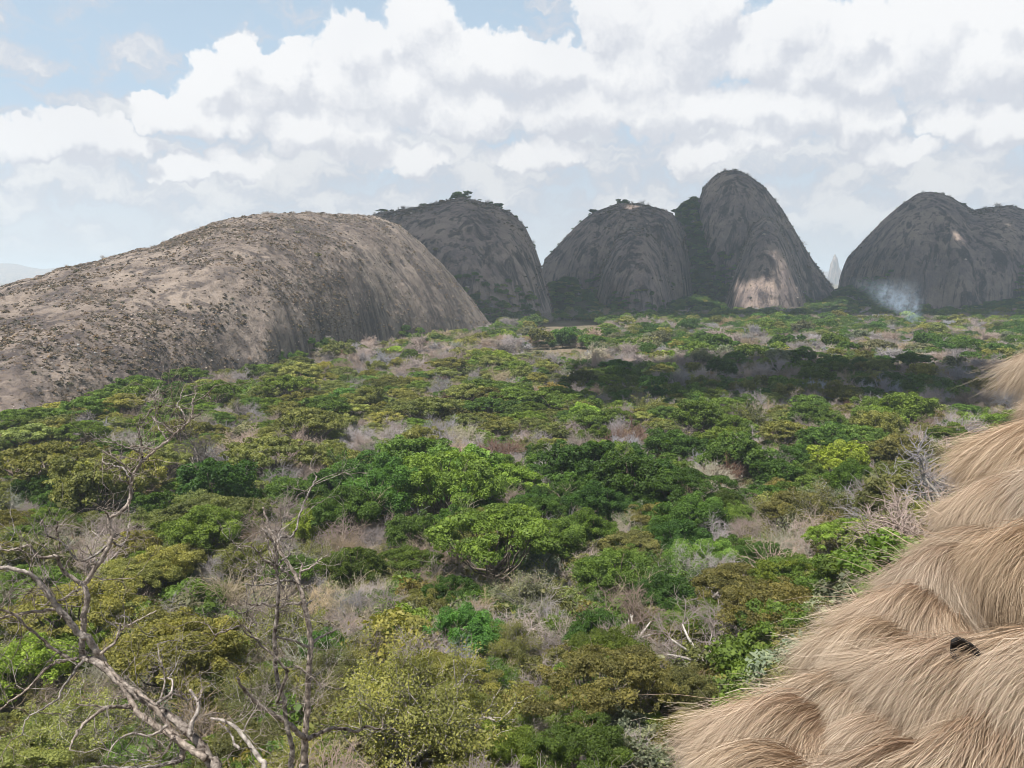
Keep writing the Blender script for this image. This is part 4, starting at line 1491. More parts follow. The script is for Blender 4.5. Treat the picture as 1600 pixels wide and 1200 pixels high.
# ------------------------------------------------------------------ undergrowth between the trees
def undergrowth():
    rg = np.random.default_rng(41)
    meshes = []
    for m in ('olive', 'khaki', 'mid', 'silver'):
        for k in range(2):
            meshes.append((SHRUBS['shrub'][k][1], m))
    nb = len(meshes)
    for m in ('twig', 'mauve', 'straw_twig'):
        for k in range(3):
            meshes.append((SHRUBS['brush'][k][1], m))
    nall = len(meshes)
    N = 26000
    rad = np.sqrt(rg.uniform(22 ** 2, 480 ** 2, N))
    rad[:6500] = np.sqrt(rg.uniform(14 ** 2, 150 ** 2, 6500))
    ang = rg.uniform(-0.62, 0.62, N)
    X, Y = rad * np.sin(ang), rad * np.cos(ang)
    Z = ground_z(X, Y)
    px, py = to_px(np.stack([X, Y, Z], -1))
    ok = (py < 1420) & (px > -120) & (px < 1720) & (Y > 12)
    fd = foot_dists(px)
    ok &= Y < fd
    X, Y, Z = X[ok], Y[ok], Z[ok]
    n = len(X)
    pn = fbm(X * 0.06, Y * 0.06, 0, 2, 91)
    u = rg.uniform(size=n) + pn * 0.35
    u = np.where(np.hypot(X, Y) < 34, 1.0, u)
    I = np.where(u < 0.60, rg.integers(0, nb, n), rg.integers(nb, nall, n))
    S = rg.lognormal(0.25, 0.35, n)
    near = np.clip(np.hypot(X, Y) / 60, 0.5, 1)
    S = S * near
    scatter('undergrowth', np.stack([X, Y, Z - 0.1], -1), rg.uniform(0, 6.28, n), np.stack([S, S, S * 0.95], -1), I, meshes, 'low olive shrubs and leafless thicket covering the valley floor', 'undergrowth')


undergrowth()

# ------------------------------------------------------------------ the two dead trees in front
M['deadbark'] = bark_mat('bark_dead_silver', (0.045, 0.032, 0.026), (0.47, 0.41, 0.36), 11.0, 0.05, 1.0)


def smooth_path(P, n):
    """Catmull-Rom through the points"""
    P = np.asarray(P, float)
    if len(P) < 3:
        t = np.linspace(0, 1, n)[:, None]
        return P[0] + (P[-1] - P[0]) * t
    Q = np.vstack([2 * P[0] - P[1], P, 2 * P[-1] - P[-2]])
    out = []
    segs = len(P) - 1
    for t in np.linspace(0, segs - 1e-6, n):
        i = int(t)
        f = t - i
        a, b, c, d = Q[i], Q[i + 1], Q[i + 2], Q[i + 3]
        out.append(0.5 * (2 * b + (c - a) * f + (2 * a - 5 * b + 4 * c - d) * f * f + (3 * b - a - 3 * c + d) * f ** 3))
    return np.array(out)


def dead_tree(label, base_y, branches, base_px, seed, twigs_per_m=4.5):
    """branches: (kind, depth change from start to end in metres, start width px, end width px, pixel points)"""
    rg = np.random.default_rng(seed)
    global RNG
    keep, RNG = RNG, rg
    made = []
    gb = None
    root = None
    for bi, (part, dy0, dy1, w0, w1, pts) in enumerate(branches):
        k = len(pts)
        yy = base_y + np.linspace(dy0, dy1, k)
        P = np.array([at(x, y, q) for (x, y), q in zip(pts, yy)])
        if part == 'trunk' and base_px is not None and bi == 0:
            p0 = P[0]
            foot = np.array([p0[0] + base_px[0], p0[1] + base_px[1], 0])
            foot[2] = float(ground_z(foot[0], foot[1])) - 0.4
            mid = (foot + p0) / 2 + np.array([0.15, 0, 0.1])
            P = np.vstack([foot, mid, P])
            extra = True
        else:
            extra = False
        n = max(8, len(P) * 5)
        C = smooth_path(P, n)
        d = np.linalg.norm(np.diff(C, axis=0), axis=1).sum()
        C[1:-1] += rg.normal(size=(n - 2, 3)) * 0.006 * base_y / 12
        r0, r1 = (w / F * base_y / 2 for w in (w0, w1))
        rad = np.linspace(r0, r1, n) * (1 + 0.12 * vnoise(np.arange(n) * 0.45, bi * 7.3, 0, seed))
        if extra:
            rad[: n // 5] *= np.linspace(1.5, 1.0, n // 5)
        g = Geo()
        g.tube(C, np.maximum(rad, 0.004), 8 if r0 > 0.04 else 6, 0.35 + 0.3 * rg.uniform())
        # side twigs
        tw = None
        m = int(d * twigs_per_m * (1.4 if r0 < 0.09 else 0.5))
        if m and not extra:
            i = rg.integers(n // 4, n, m)
            dirs = unit(rg.normal(size=(m, 3)) + np.array([0, 0, 0.25]))
            L = rg.uniform(0.12, 0.75, m) * min(1.0, d / 1.5 + 0.2)
            tw = Geo()
            grow(tw, C[i], dirs, L, np.full(m, 0.009), 3, (3, 3), 0.8, 0.05, 0.7, 0.45, 3, 0.35)
        made.append((part, g, P, tw))
    if True:
        P = made[0][2]
        root = bpy.data.objects.new('dead_tree', None)
        COL.objects.link(root)
        root.location = P[0] + np.array([0, 0, 0.4])
        tag(root, label, 'dead tree')
        for part, g, P, tw in made:
            me = g.mesh(part, [M['deadbark']], True)
            o = link(part, me, root)
            o.location = -Vector(root.location)
            if tw is not None:
                link('twigs', tw.mesh('twigs', [M['deadbark']]), o)['kind'] = 'stuff'
    RNG = keep


L1 = [
    ('trunk', 0.0, 0.9, 19, 11, [(345, 1225), (334, 1200), (312, 1162), (290, 1140), (272, 1123), (232, 1098), (204, 1078), (176, 1055), (150, 1034), (127, 1027)]),
    ('branch', 0.0, 0.8, 12, 8, [(322, 1186), (295, 1168), (255, 1141), (218, 1116), (200, 1086), (181, 1057), (163, 1036)]),
    ('branch', 0.2, 0.5, 10, 8, [(283, 1190), (284, 1165), (263, 1133), (238, 1101), (212, 1080)]),
    ('branch', 0.9, 0.2, 13, 6, [(163, 1035), (150, 1016), (138, 997), (122, 989), (108, 970), (88, 948), (79, 934), (57, 905), (42, 895), (17, 888), (0, 887), (-40, 890)]),
    ('branch', 0.9, 1.5, 11, 3, [(127, 1027), (129, 998), (130, 973), (132, 953), (137, 934), (131, 914), (136, 908), (150, 885), (160, 872), (171, 851), (176, 835), (171, 811), (192, 797), (203, 781), (204, 760), (207, 744), (219, 725), (227, 717), (245, 701), (264, 688), (275, 677), (291, 664), (297, 655), (301, 640), (301, 623)]),
    ('branch', 1.2, 0.7, 8, 3, [(131, 914), (123, 910), (99, 891), (91, 875), (88, 869), (67, 871), (53, 863), (45, 852), (27, 857), (8, 860), (-6, 852)]),
    ('branch', 1.5, 1.6, 3.5, 1.5, [(297, 655), (306, 650), (317, 643)]),
    ('branch', 1.5, 1.7, 3, 1.5, [(291, 661), (285, 643), (277, 632), (284, 618)]),
    ('branch', 1.5, 1.3, 3.5, 1.5, [(270, 677), (256, 664), (245, 659), (233, 648), (234, 640)]),
    ('branch', 1.5, 1.8, 3, 1.5, [(262, 688), (250, 672), (241, 655), (236, 650)]),
    ('branch', 1.4, 1.1, 4, 1.8, [(240, 702), (224, 699), (209, 697), (200, 700)]),
    ('branch', 1.4, 1.2, 3, 1.5, [(222, 698), (220, 685), (216, 672), (214, 664)]),
    ('branch', 1.4, 1.0, 4.5, 1.8, [(223, 722), (221, 709), (205, 701), (187, 695), (175, 690)]),
    ('branch', 1.3, 0.9, 4.5, 1.8, [(206, 741), (195, 728), (179, 716), (160, 706)]),
    ('branch', 1.3, 1.6, 3.5, 1.8, [(202, 746), (192, 731), (182, 729), (176, 726)]),
    ('branch', 1.3, 1.0, 3.5, 1.8, [(203, 757), (196, 752), (186, 750)]),
    ('branch', 1.2, 0.9, 4, 2, [(172, 812), (166, 801), (156, 795)]),
    ('branch', 1.2, 0.6, 5, 2, [(172, 848), (163, 856), (149, 867), (125, 876), (107, 859), (93, 845), (75, 837), (69, 821), (66, 812)]),
    ('branch', 1.2, 1.7, 4.5, 1.8, [(174, 846), (187, 853), (197, 843), (201, 822), (203, 810)]),
    ('branch', 1.1, 0.8, 4, 1.8, [(93, 858), (92, 842), (88, 828), (90, 815)]),
    ('branch', 1.0, 0.8, 4, 2, [(101, 889), (105, 880), (109, 873)]),
    ('branch', 0.7, 0.2, 6, 3, [(88, 951), (62, 955), (28, 959), (0, 966), (-35, 976)]),
    ('branch', 1.0, 0.6, 4, 2, [(126, 920), (108, 929), (96, 938), (82, 939), (64, 948)]),
    ('branch', 0.8, 0.1, 6.5, 2.5, [(108, 1028), (82, 1013), (57, 990), (42, 979), (25, 962), (0, 952), (-30, 946)]),
    ('branch', 0.8, 0.2, 6, 2.5, [(120, 1029), (105, 1031), (82, 1038), (62, 1055), (42, 1078), (17, 1095), (-4, 1114)]),
    ('branch', 0.8, 0.0, 5, 2, [(131, 1030), (113, 1053), (96, 1078), (91, 1092), (68, 1106), (42, 1123), (34, 1148)]),
    ('branch', 0.8, 1.4, 5.5, 2, [(157, 1022), (181, 1002), (188, 985), (215, 970), (244, 954)]),
    ('branch', 1.1, 1.0, 3, 1.5, [(188, 985), (187, 976), (175, 972)]),
    ('branch', 0.5, -0.4, 8, 3, [(210, 1103), (190, 1104), (167, 1106), (133, 1129), (116, 1152), (109, 1172)]),
    ('branch', 0.4, 0.0, 4, 2, [(205, 1105), (180, 1103), (159, 1104), (119, 1100)]),
    ('branch', 0.1, 0.5, 9, 4, [(296, 1150), (300, 1128), (308, 1112), (309, 1095), (297, 1078)]),
    ('branch', 0.3, 0.7, 4, 2, [(309, 1095), (314, 1086), (315, 1078)]),
    ('branch', 0.3, 0.9, 6, 2.5, [(245, 1100), (258, 1090), (270, 1083), (292, 1094), (304, 1088)]),
    ('branch', 0.4, 0.8, 4, 2, [(268, 1085), (268, 1062), (250, 1061)]),
    ('branch', 0.4, 1.0, 4, 1.6, [(250, 1096), (256, 1072), (257, 1052), (250, 1030), (246, 1006)]),
    ('branch', 0.1, -0.5, 7, 3, [(284, 1188), (255, 1194), (221, 1200), (170, 1199), (136, 1200)]),
    ('branch', 0.1, -0.3, 5, 2, [(262, 1133), (235, 1150), (205, 1146), (180, 1160), (168, 1185)]),
    ('branch', 0.1, 0.6, 5, 2, [(270, 1150), (262, 1172), (240, 1185), (215, 1172)]),
    ('branch', -0.2, 0.4, 11, 4, [(420, 1260), (414, 1200), (405, 1185), (390, 1163), (373, 1142), (353, 1127), (330, 1122)]),
    ('branch', 0.0, 0.3, 5, 2, [(374, 1170), (366, 1162), (362, 1148), (354, 1138), (342, 1130)]),
]
L2 = [
    ('trunk', 0.0, 0.6, 13, 3.5, [(477, 1225), (476, 1200), (476, 1148), (479, 1131), (482, 1061), (485, 1011), (484, 990), (476, 946), (474, 935), (466, 911), (458, 892), (444, 872), (433, 853), (430, 846), (422, 829), (415, 807), (411, 793)]),
    ('branch', -0.3, -0.5, 9, 4, [(454, 1235), (454, 1196), (456, 1170), (448, 1131), (444, 1096), (433, 1061), (430, 1020), (429, 996), (433, 957), (434, 948), (435, 913), (432, 892), (431, 861), (424, 843), (412, 828)]),
    ('branch', 0.6, 1.1, 4.5, 2.5, [(432, 849), (440, 839), (455, 839), (463, 824), (468, 805), (479, 777), (489, 757), (495, 745)]),
    ('branch', 0.4, 0.1, 5, 3.5, [(463, 910), (453, 899), (439, 887)]),
    ('branch', 0.4, 0.7, 5, 3, [(468, 912), (469, 893), (473, 881)]),
    ('branch', 0.5, 0.9, 4, 1.5, [(470, 894), (490, 884), (500, 874), (513, 867)]),
    ('branch', 0.4, -0.4, 4.5, 2, [(465, 909), (450, 907), (437, 908), (422, 913), (400, 915), (384, 912)]),
    ('branch', 0.3, -0.4, 5, 2, [(475, 943), (455, 943), (433, 948), (411, 944), (392, 945), (381, 938)]),
    ('branch', -0.1, -0.4, 3.5, 1.5, [(402, 945), (393, 950), (379, 958), (366, 953), (361, 946)]),
    ('branch', 0.3, 0.6, 4, 2, [(477, 945), (488, 938)]),
    ('branch', -0.4, -0.8, 4, 1.5, [(431, 889), (422, 879), (411, 875), (398, 857), (383, 853), (368, 853)]),
    ('branch', -0.4, 0.0, 3.5, 1.5, [(433, 885), (440, 876), (452, 867), (447, 855), (438, 850)]),
    ('branch', -0.4, -0.2, 3.5, 2, [(430, 872), (424, 860), (417, 845), (410, 826)]),
    ('branch', 0.2, -0.4, 5, 3, [(484, 1011), (475, 1009), (461, 1002), (445, 998), (431, 996)]),
    ('branch', 0.2, 0.8, 4.5, 2, [(486, 1004), (505, 993), (531, 982)]),
    ('branch', 0.1, -0.1, 4, 2.5, [(482, 1054), (470, 1044), (460, 1042)]),
    ('branch', 0.1, 0.3, 3, 1.5, [(484, 1063), (495, 1054), (505, 1046)]),
    ('branch', 0.0, -1.0, 9, 4, [(475, 1152), (466, 1146), (453, 1133), (431, 1118), (409, 1105), (390, 1087), (379, 1074), (370, 1059)]),
    ('branch', 0.0, 0.9, 8, 2.5, [(477, 1154), (488, 1151), (500, 1145), (518, 1138), (539, 1139), (559, 1143), (574, 1134), (596, 1139), (598, 1122)]),
    ('branch', -0.4, -0.9, 5.5, 2, [(444, 1096), (434, 1095), (448, 1053), (448, 1046), (427, 1024), (403, 1003), (388, 985), (377, 977), (353, 987), (335, 992)]),
    ('branch', -0.6, -0.9, 3, 1.5, [(398, 998), (385, 990), (372, 970)]),
]
dead_tree('big forked leafless tree with pale crooked limbs reaching over the left corner', 12.0, L1, (0.9, 0.3), 71)
dead_tree('slim double stemmed leafless tree right of the big forked one', 14.0, L2, (0.1, 0.2), 73)

# ------------------------------------------------------------------ bank of dry grass on the right
def straw_mat(name, root, mid, tip, rand=0.18):
    m, nt = new_mat(name)
    at_ = node(nt, 'ShaderNodeAttribute', attribute_name='tint')
    f = at_.outputs['Fac']
    col = mixc(nt, maprange(nt, f, 0.0, 0.45), root, mid)
    col = mixc(nt, maprange(nt, f, 0.45, 1.0), col, tip)
    a2 = node(nt, 'ShaderNodeAttribute', attribute_name='vary')
    hsv = node(nt, 'ShaderNodeHueSaturation')
    nt.links.new(col, hsv.inputs['Color'])
    oi = node(nt, 'ShaderNodeObjectInfo')
    r2 = mathn(nt, 'FRACT', mathn(nt, 'MULTIPLY', oi.outputs['Random'], 37.7))
    nt.links.new(mathn(nt, 'MULTIPLY', maprange(nt, a2.outputs['Fac'], 0, 1, 0.62, 1.32), maprange(nt, oi.outputs['Random'], 0, 1, 0.93, 1.10)), hsv.inputs['Value'])
    nt.links.new(mathn(nt, 'MULTIPLY', maprange(nt, a2.outputs['Fac'], 0, 1, 1.12, 0.88), maprange(nt, r2, 0, 1, 0.94, 1.18)), hsv.inputs['Saturation'])
    p = node(nt, 'ShaderNodeBsdfPrincipled')
    nt.links.new(hsv.outputs[0], p.inputs['Base Color'])
    p.inputs['Roughness'].default_value = 0.5
    p.inputs['Specular IOR Level'].default_value = 0.3
    t = node(nt, 'ShaderNodeBsdfTranslucent')
    nt.links.new(hsv.outputs[0], t.inputs['Color'])
    mx = node(nt, 'ShaderNodeMixShader')
    mx.inputs[0].default_value = 0.14
    nt.links.new(p.outputs[0], mx.inputs[1])
    nt.links.new(t.outputs[0], mx.inputs[2])
    out = node(nt, 'ShaderNodeOutputMaterial')
    nt.links.new(mx.outputs[0], out.inputs[0])
    return m


M['straw'] = straw_mat('dry_grass', (0.180, 0.094, 0.048), (0.370, 0.262, 0.178), (0.55, 0.445, 0.340))
M['straw_pale'] = straw_mat('dry_grass_pale', (0.200, 0.113, 0.062), (0.400, 0.298, 0.210), (0.58, 0.485, 0.385))
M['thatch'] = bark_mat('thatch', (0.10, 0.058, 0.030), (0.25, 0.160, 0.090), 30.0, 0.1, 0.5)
BANK = (1.14, 2.0, -1.13, 0.444, 0.088)


def bank_plane(x, y):
    x0, y0, z0, gx, gy = BANK
    return z0 + gx * (x - x0) + gy * (y - y0)


EA, EB = at(1245, 1200, 2.55)[:2], at(1720, 640, 4.1)[:2]


def edge_dist(x, y):
    """metres inside (+) or beyond (-) the brow of the bank"""
    t = (EB - EA) / np.linalg.norm(EB - EA)
    nrm = np.array([t[1], -t[0]])
    return (x - EA[0]) * nrm[0] + (y - EA[1]) * nrm[1]


def bank_z(x, y):
    s = edge_dist(x, y)
    drop = np.maximum(0, -s + 0.05)
    return bank_plane(x, y) - 1.35 * drop - 0.9 * drop ** 2 * 0.5 + 0.05 * fbm(x * 2, y * 2, 0, 3, 8)


def build_bank():
    x = np.linspace(-2.2, 6.5, 120)
    y = np.linspace(-1.5, 9.5, 150)
    X, Y = np.meshgrid(x, y, indexing='ij')
    Z = bank_z(X, Y)
    Z = np.maximum(Z, ground_z(X, Y) - 0.5)
    V = np.stack([X, Y, Z], -1).reshape(-1, 3)
    i = np.arange(len(x) - 1)[:, None] * len(y)
    j = np.arange(len(y) - 1)[None]
    Q = np.stack([i + j, i + len(y) + j, i + len(y) + j + 1, i + j + 1], -1).reshape(-1, 4)
    o = link('bank_terrain', make_mesh('bank', V, Q, None, [M['thatch']], True, {'tint': np.full(len(V), 0.5)}))
    tag(o, 'steep earth bank under the tussocks of dry grass', 'bank', kind='structure')


build_bank()


def ribbons(pts, width, rg, vary, tint_jit=0.10, t_in=None):
    """pts: (n, k, 3) centre lines -> flat thin ribbons"""
    n, k, _ = pts.shape
    dirs = np.gradient(pts, axis=1)
    rnd = unit(rg.normal(size=(n, 1, 3)))
    side = unit(np.cross(dirs, np.broadcast_to(rnd, dirs.shape)))
    tt = np.linspace(0, 1, k)
    w = width * rg.uniform(0.6, 1.3, (n, 1)) * (1 - 0.7 * tt ** 2)[None]
    V = np.stack([pts + side * w[..., None], pts - side * w[..., None]], 2).reshape(-1, 3)
    b = np.arange(n)[:, None] * k * 2
    i = np.arange(k - 1)[None] * 2
    Q = np.stack([b + i, b + i + 1, b + i + 3, b + i + 2], -1).reshape(-1, 4)
    T = (np.tile(tt, (n, 1)) if t_in is None else t_in) + rg.normal(size=(n, 1)) * tint_jit
    return V, Q, np.repeat(np.clip(T, 0, 1).ravel(), 2), np.repeat(vary, k * 2)


def mop(n, seed, R=(0.27, 0.21, 0.21), k=12):
    """hair-like hump: blades rooted behind the crest, combed side by side over an arch towards +x, their ends falling free"""
    rg = np.random.default_rng(seed)
    nl = 14
    v = rg.uniform(-1, 1, n) * np.sqrt(rg.uniform(0.2, 1, n))           # place across the hump
    lk = np.floor((v + 1) / 2 * nl * 0.999).astype(int)
    lh = rg.normal(size=nl) * 0.05
    la = rg.normal(size=nl) * 0.16
    start = -1.25 + rg.beta(1.2, 1.6, n) * 1.7
    end = rg.uniform(0.8, 1.75, n) - 0.3 * v ** 2
    lay = np.abs(rg.normal(size=n)) * 0.075 + lh[lk]
    fly = rg.uniform(size=n) < 0.08
    lay = np.where(fly, lay + rg.uniform(0.02, 0.32, n), lay)
    t = np.linspace(0, 1, k)[None]
    th = start[:, None] + (end - start)[:, None] * t
    arch = np.sqrt(np.clip(1 - 0.80 * v ** 2, 0.04, 1))[:, None]
    rad = 1 + lay[:, None] * (0.25 + t) + 0.015 * np.sin(t * 8 + rg.uniform(0, 6, (n, 1)))
    c, s_ = np.cos(th), np.sin(th)
    x = s_ * R[0] * rad * (0.55 + 0.45 * arch)
    fan = (0.85 * v + 1.6 * la[lk] + rg.normal(size=n) * 0.22)[:, None]       # ends spread apart
    bend = rg.normal(size=(n, 1)) * np.where(rg.uniform(size=(n, 1)) < 0.06, 0.10, 0.05)      # some cross over their neighbours
    y = v[:, None] * R[1] + fan * R[1] * np.clip(t - 0.15, 0, 1) ** 1.5 + bend * t ** 2
    z = np.where(c < 0, c * 1.5, c) * R[2] * rad * arch
    pts = np.stack([x, y, z], -1) + rg.normal(size=(n, k, 3)) * 0.0036
    vary = np.clip(0.5 + 0.20 * rg.normal(size=n) + (rg.uniform(size=nl)[lk] - 0.5) * 0.5, 0, 1)
    tint = np.clip((th + 1.0) / 1.9, 0, 1)
    return ribbons(pts, 0.00062, rg, vary, 0.12, tint)


def straw(n, seed, L=0.2, segs=4, width=0.0013):
    rg = np.random.default_rng(seed)
    az = rg.uniform(0, 6.28, n)
    e0, e1 = np.radians(rg.uniform(0, 70, n)), np.radians(rg.uniform(-40, 25, n))
    ln = L * rg.uniform(0.4, 1.3, n)
    dr = rg.normal(size=n) * 0.8
    P = np.zeros((n, 3))
    pts = [P]
    for s_ in range(segs):
        t = (s_ + 0.5) / segs
        e, a = e0 + (e1 - e0) * t, az + dr * t
        P = P + np.stack([np.cos(e) * np.cos(a), np.cos(e) * np.sin(a), np.sin(e)], -1) * (ln / segs)[:, None]
        pts.append(P)
    return np.stack(pts, 1), rg


TUSSOCK_MODELS = []


def build_tussock_models():
    V0, T0 = ICO3
    for i, R in enumerate(((0.20, 0.165, 0.155), (0.24, 0.155, 0.15), (0.19, 0.18, 0.17), (0.22, 0.165, 0.18), (0.205, 0.145, 0.16), (0.25, 0.18, 0.16))):
        V, Q, tint, vary = mop(14000, 300 + i, R)
        me = make_mesh('tussock_blades', V, Q, None, [M['straw'] if i % 3 else M['straw_pale']], True, {'tint': tint, 'vary': vary})
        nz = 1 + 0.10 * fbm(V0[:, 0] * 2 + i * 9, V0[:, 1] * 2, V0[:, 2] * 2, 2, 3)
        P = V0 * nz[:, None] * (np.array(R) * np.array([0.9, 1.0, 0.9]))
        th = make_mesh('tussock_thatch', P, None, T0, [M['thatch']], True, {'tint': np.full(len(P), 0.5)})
        TUSSOCK_MODELS.append((me, th))


build_tussock_models()

def bank_hit(px, py):
    r = ray(px, py)
    y = np.arange(1.2, 8, 0.01)
    gap = r[2] * y - bank_z(r[0] * y, y)
    hit = np.nonzero(gap <= 0)[0]
    i = hit[0] if len(hit) else int(np.argmin(np.abs(gap[:400])))     # beyond the brow: stand it on the brow itself
    p = r * y[i]
    p[2] = float(bank_z(p[0], p[1]))
    return p


FLOW = math.atan2(-0.42, -0.9)


BROW = np.array([(590, 1690), (640, 1668), (690, 1655), (730, 1640), (770, 1618), (810, 1602), (850, 1570), (880, 1535), (920, 1500), (960, 1458), (1000, 1415), (1050, 1372), (1100, 1330), (1150, 1288), (1200, 1245), (1260, 1200)], float)
STUMP = (1515, 1003)


def build_tussocks():
    rg = np.random.default_rng(83)
    rows, py = [], 608.0
    while py < 1300:
        y0 = bank_hit(1500, py)[1]
        x = float(np.interp(py, BROW[:, 0], BROW[:, 1])) + rg.uniform(-6, 30)
        row = []
        while x < 1735:
            p = bank_hit(x, py + rg.uniform(-8, 8))
            step = 0.27 / p[1] * F
            d = (x + rg.uniform(-10, 10), py)
            if not (-62 < x - STUMP[0] < 95 and -25 < py - STUMP[1] < 105):
                row.append((x, py, p))
            x += step * rg.uniform(0.85, 1.2)
        if row:
            rows.append(row)
        py += 0.215 / y0 * F * 0.50
    names = ['first', 'second', 'third', 'fourth', 'fifth', 'sixth', 'seventh', 'eighth', 'ninth', 'tenth', 'eleventh', 'twelfth', 'thirteenth', 'fourteenth', 'fifteenth', 'sixteenth', 'seventeenth', 'eighteenth', 'nineteenth', 'twentieth']
    tone = ['brown rooted', 'pale straw', 'tan', 'warm tan', 'dry brown', 'greyish tan']
    for ri, row in enumerate(rows):
        for ci, (x, py, p) in enumerate(row):
            v = int(rg.integers(len(TUSSOCK_MODELS)))
            me, th = TUSSOCK_MODELS[v]
            e = bpy.data.objects.new('grass_tussock', None)
            COL.objects.link(e)
            p = p.copy()
            p[2] -= 0.01
            e.location = p
            e.rotation_euler = (rg.normal() * 0.10, rg.normal() * 0.10 + 0.28, FLOW + rg.normal() * 0.20)
            sc = float(np.clip(rg.lognormal(-0.24, 0.17), 0.6, 1.1))
            e.scale = (sc, sc * (1 if rg.uniform() < 0.5 else -1), sc * rg.uniform(1.15, 1.5))
            where = 'on the brow' if ci == 0 else 'by the right edge' if ci == len(row) - 1 else names[ci] + ' from the brow'
            tag(e, 'drooping dry grass tussock %s in the %s row down the bank' % (where, names[min(ri, 19)]), 'grass tussock', 'tussocks of dry grass on the bank')
            link('blades', me, e)
            link('thatch', th, e)
    # loose straw between the tussocks
    n = 26000
    pts, r2 = straw(n, 990)
    x, y = rg.uniform(0.1, 4.6, n), rg.uniform(1.2, 6.0, n)
    keep = edge_dist(x, y) > -0.25
    pts = (pts + np.stack([x, y, bank_z(x, y)], -1)[:, None])[keep]
    V, Q, tt, vv = ribbons(pts, 0.0013, r2, r2.uniform(0, 1, len(pts)))
    o = link('dry_grass', make_mesh('dry_grass', V, Q, None, [M['straw_pale']], True, {'tint': tt, 'vary': vv}))
    tag(o, 'short loose straw between the tussocks on the bank', 'grass', kind='stuff')


build_tussocks()


def build_stump():
    """charred hollow stump lying in the grass"""
    m, nt = new_mat('charred_wood')
    tc = node(nt, 'ShaderNodeTexCoord')
    nz = noise(nt, tc.outputs['Object'], 40.0, 5.0, 0.65)
    p_ = node(nt, 'ShaderNodeBsdfPrincipled')
    nt.links.new(mixc(nt, maprange(nt, nz, 0.45, 0.7), (0.010, 0.009, 0.008), (0.075, 0.055, 0.042)), p_.inputs['Base Color'])
    p_.inputs['Roughness'].default_value = 0.8
    b = node(nt, 'ShaderNodeBump')
    b.inputs['Strength'].default_value = 0.8
    b.inputs['Distance'].default_value = 0.01
    nt.links.new(nz, b.inputs['Height'])
    nt.links.new(b.outputs[0], p_.inputs['Normal'])
    out = node(nt, 'ShaderNodeOutputMaterial')
    nt.links.new(p_.outputs[0], out.inputs[0])
    rg = np.random.default_rng(6)
    root = bpy.data.objects.new('charred_stump', None)
    COL.objects.link(root)
    root.location = at(1512, 1024, bank_hit(1512, 1045)[1] - 0.24)
    root.scale = (0.74, 0.74, 0.56)
    tag(root, 'small charred broken stump sticking out of the dry grass', 'stump')
    # upright broken stem: uneven rings, a splintered rim and a hollow top
    k, rows = 20, 9
    ang = np.arange(k) / k * 2 * math.pi
    rim = 0.075 * np.clip(np.cos(ang - math.pi - 0.5), 0, 1) ** 0.8 + 0.017 * rg.normal(size=k) - 0.02      # one splintered slab stands higher
    ax = unit(np.array([-0.50, -0.65, 0.58]))
    sx = unit(np.cross(ax, [0, 1.0, 0]))
    ty = np.cross(ax, sx)
    V = []
    for r_ in range(rows):
        f = r_ / (rows - 1)
        rad = (0.062 - 0.018 * f + 0.012 * (1 - f) ** 3) * (1 + 0.10 * np.sin(ang * 3 + 1.3) + 0.05 * vnoise(ang * 3, f * 5, 1.0, 4))
        h_ = -0.20 + f * 0.30 + rim * f ** 2
        V += [ax * h + (math.cos(a) * sx + math.sin(a) * ty) * r for h, a, r in zip(h_, ang, rad)]
    for f, dz in ((0.72, 0.0), (0.5, -0.035), (0.02, -0.07)):
        h_ = 0.10 + rim * f + dz
        V += [ax * h + (math.cos(a) * sx + math.sin(a) * ty) * 0.044 * f for h, a in zip(h_, ang)]
    n_ = rows + 3
    Q = [(r_ * k + q, r_ * k + (q + 1) % k, (r_ + 1) * k + (q + 1) % k, (r_ + 1) * k + q) for r_ in range(n_ - 1) for q in range(k)]
    link('stem', make_mesh('stem', np.array(V), np.array(Q), None, [m], False), root)


build_stump()

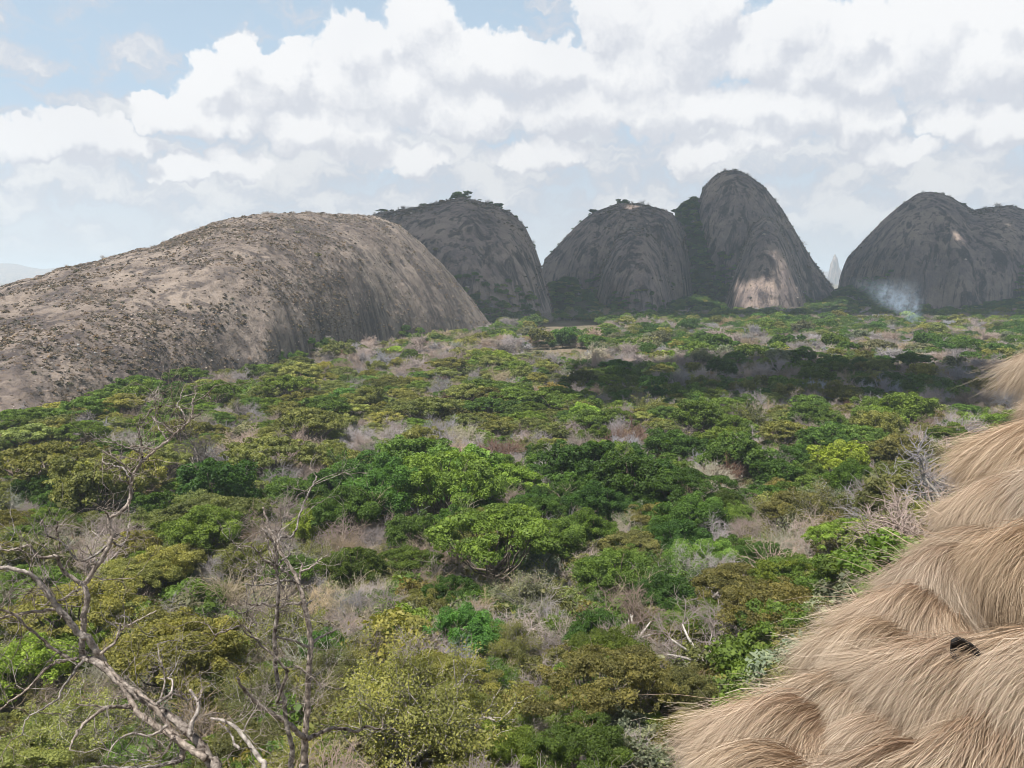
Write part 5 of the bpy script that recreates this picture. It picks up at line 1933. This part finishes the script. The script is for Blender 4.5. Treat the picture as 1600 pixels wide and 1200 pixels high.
# ------------------------------------------------------------------ smoke from a ground fire, and the hazy air
def build_smoke():
    p0 = at(1448, 506, 720.0)
    p0[2] = -39.5
    m, nt = new_mat('smoke')
    tc = node(nt, 'ShaderNodeTexCoord')
    P = tc.outputs['Object']
    s = node(nt, 'ShaderNodeSeparateXYZ')
    nt.links.new(P, s.inputs[0])
    h = maprange(nt, s.outputs[2], 0.0, 42.0)
    # the plume leans to the left as it rises and widens
    cx = mathn(nt, 'MULTIPLY', mathn(nt, 'POWER', h, 0.75), -40.0)
    wob = noise(nt, P, 0.09, 3.0, 0.6)
    cx = mathn(nt, 'ADD', cx, mathn(nt, 'MULTIPLY', mathn(nt, 'SUBTRACT', wob, 0.5), 26.0))
    dx = mathn(nt, 'SUBTRACT', s.outputs[0], cx)
    rad = mathn(nt, 'ADD', 3.0, mathn(nt, 'MULTIPLY', h, 33.0))
    rx = mathn(nt, 'DIVIDE', dx, rad)
    ry = mathn(nt, 'DIVIDE', s.outputs[1], rad)
    r2 = mathn(nt, 'ADD', mathn(nt, 'MULTIPLY', rx, rx), mathn(nt, 'MULTIPLY', ry, ry))
    core = maprange(nt, r2, 1.0, 0.0, 0.0, 1.0, True)
    fine = maprange(nt, noise(nt, P, 0.17, 5.0, 0.62, 1.6), 0.46, 0.72)
    fade = mathn(nt, 'MULTIPLY', maprange(nt, h, 1.0, 0.45, 0.0, 1.0, True), mathn(nt, 'DIVIDE', 1.0, mathn(nt, 'ADD', 1.0, mathn(nt, 'MULTIPLY', h, 4.0))))
    dens = mathn(nt, 'MULTIPLY', mathn(nt, 'MULTIPLY', core, fine), mathn(nt, 'MULTIPLY', fade, 0.40))
    v = node(nt, 'ShaderNodeVolumePrincipled')
    v.inputs['Color'].default_value = (0.70, 0.83, 1.0, 1)
    v.inputs['Anisotropy'].default_value = 0.2
    nt.links.new(dens, v.inputs['Density'])
    out = node(nt, 'ShaderNodeOutputMaterial')
    nt.links.new(v.outputs[0], out.inputs['Volume'])
    x0, x1, y0, y1, z0, z1 = -98, 44, -44, 44, 0, 44
    V = np.array([(x, y, z) for x in (x0, x1) for y in (y0, y1) for z in (z0, z1)], float)
    Q = [(0, 1, 3, 2), (4, 6, 7, 5), (0, 4, 5, 1), (2, 3, 7, 6), (0, 2, 6, 4), (1, 5, 7, 3)]
    o = link('smoke', make_mesh('smoke', V, Q, None, [m]))
    o.location = p0
    m.cycles.volume_sampling = 'MULTIPLE_IMPORTANCE'
    tag(o, 'thin bluish smoke drifting from a fire in the far trees', 'smoke', kind='stuff')


def build_haze():
    m, nt = new_mat('haze')
    v = node(nt, 'ShaderNodeVolumePrincipled')
    v.inputs['Color'].default_value = (0.76, 0.89, 1.0, 1)
    v.inputs['Density'].default_value = HAZE
    v.inputs['Anisotropy'].default_value = 0.0
    out = node(nt, 'ShaderNodeOutputMaterial')
    nt.links.new(v.outputs[0], out.inputs['Volume'])
    R = 14600
    V = np.array([(x, y, z) for x in (-R, R) for y in (-R, R) for z in (ZV - 9, 192)], float)
    Q = [(0, 1, 3, 2), (4, 6, 7, 5), (0, 4, 5, 1), (2, 3, 7, 6), (0, 2, 6, 4), (1, 5, 7, 3)]
    o = link('haze', make_mesh('haze', V, Q, None, [m]))
    tag(o, 'pale dry season haze filling the valley air', 'haze', kind='stuff')


HAZE = 0.000132
build_smoke()
build_haze()
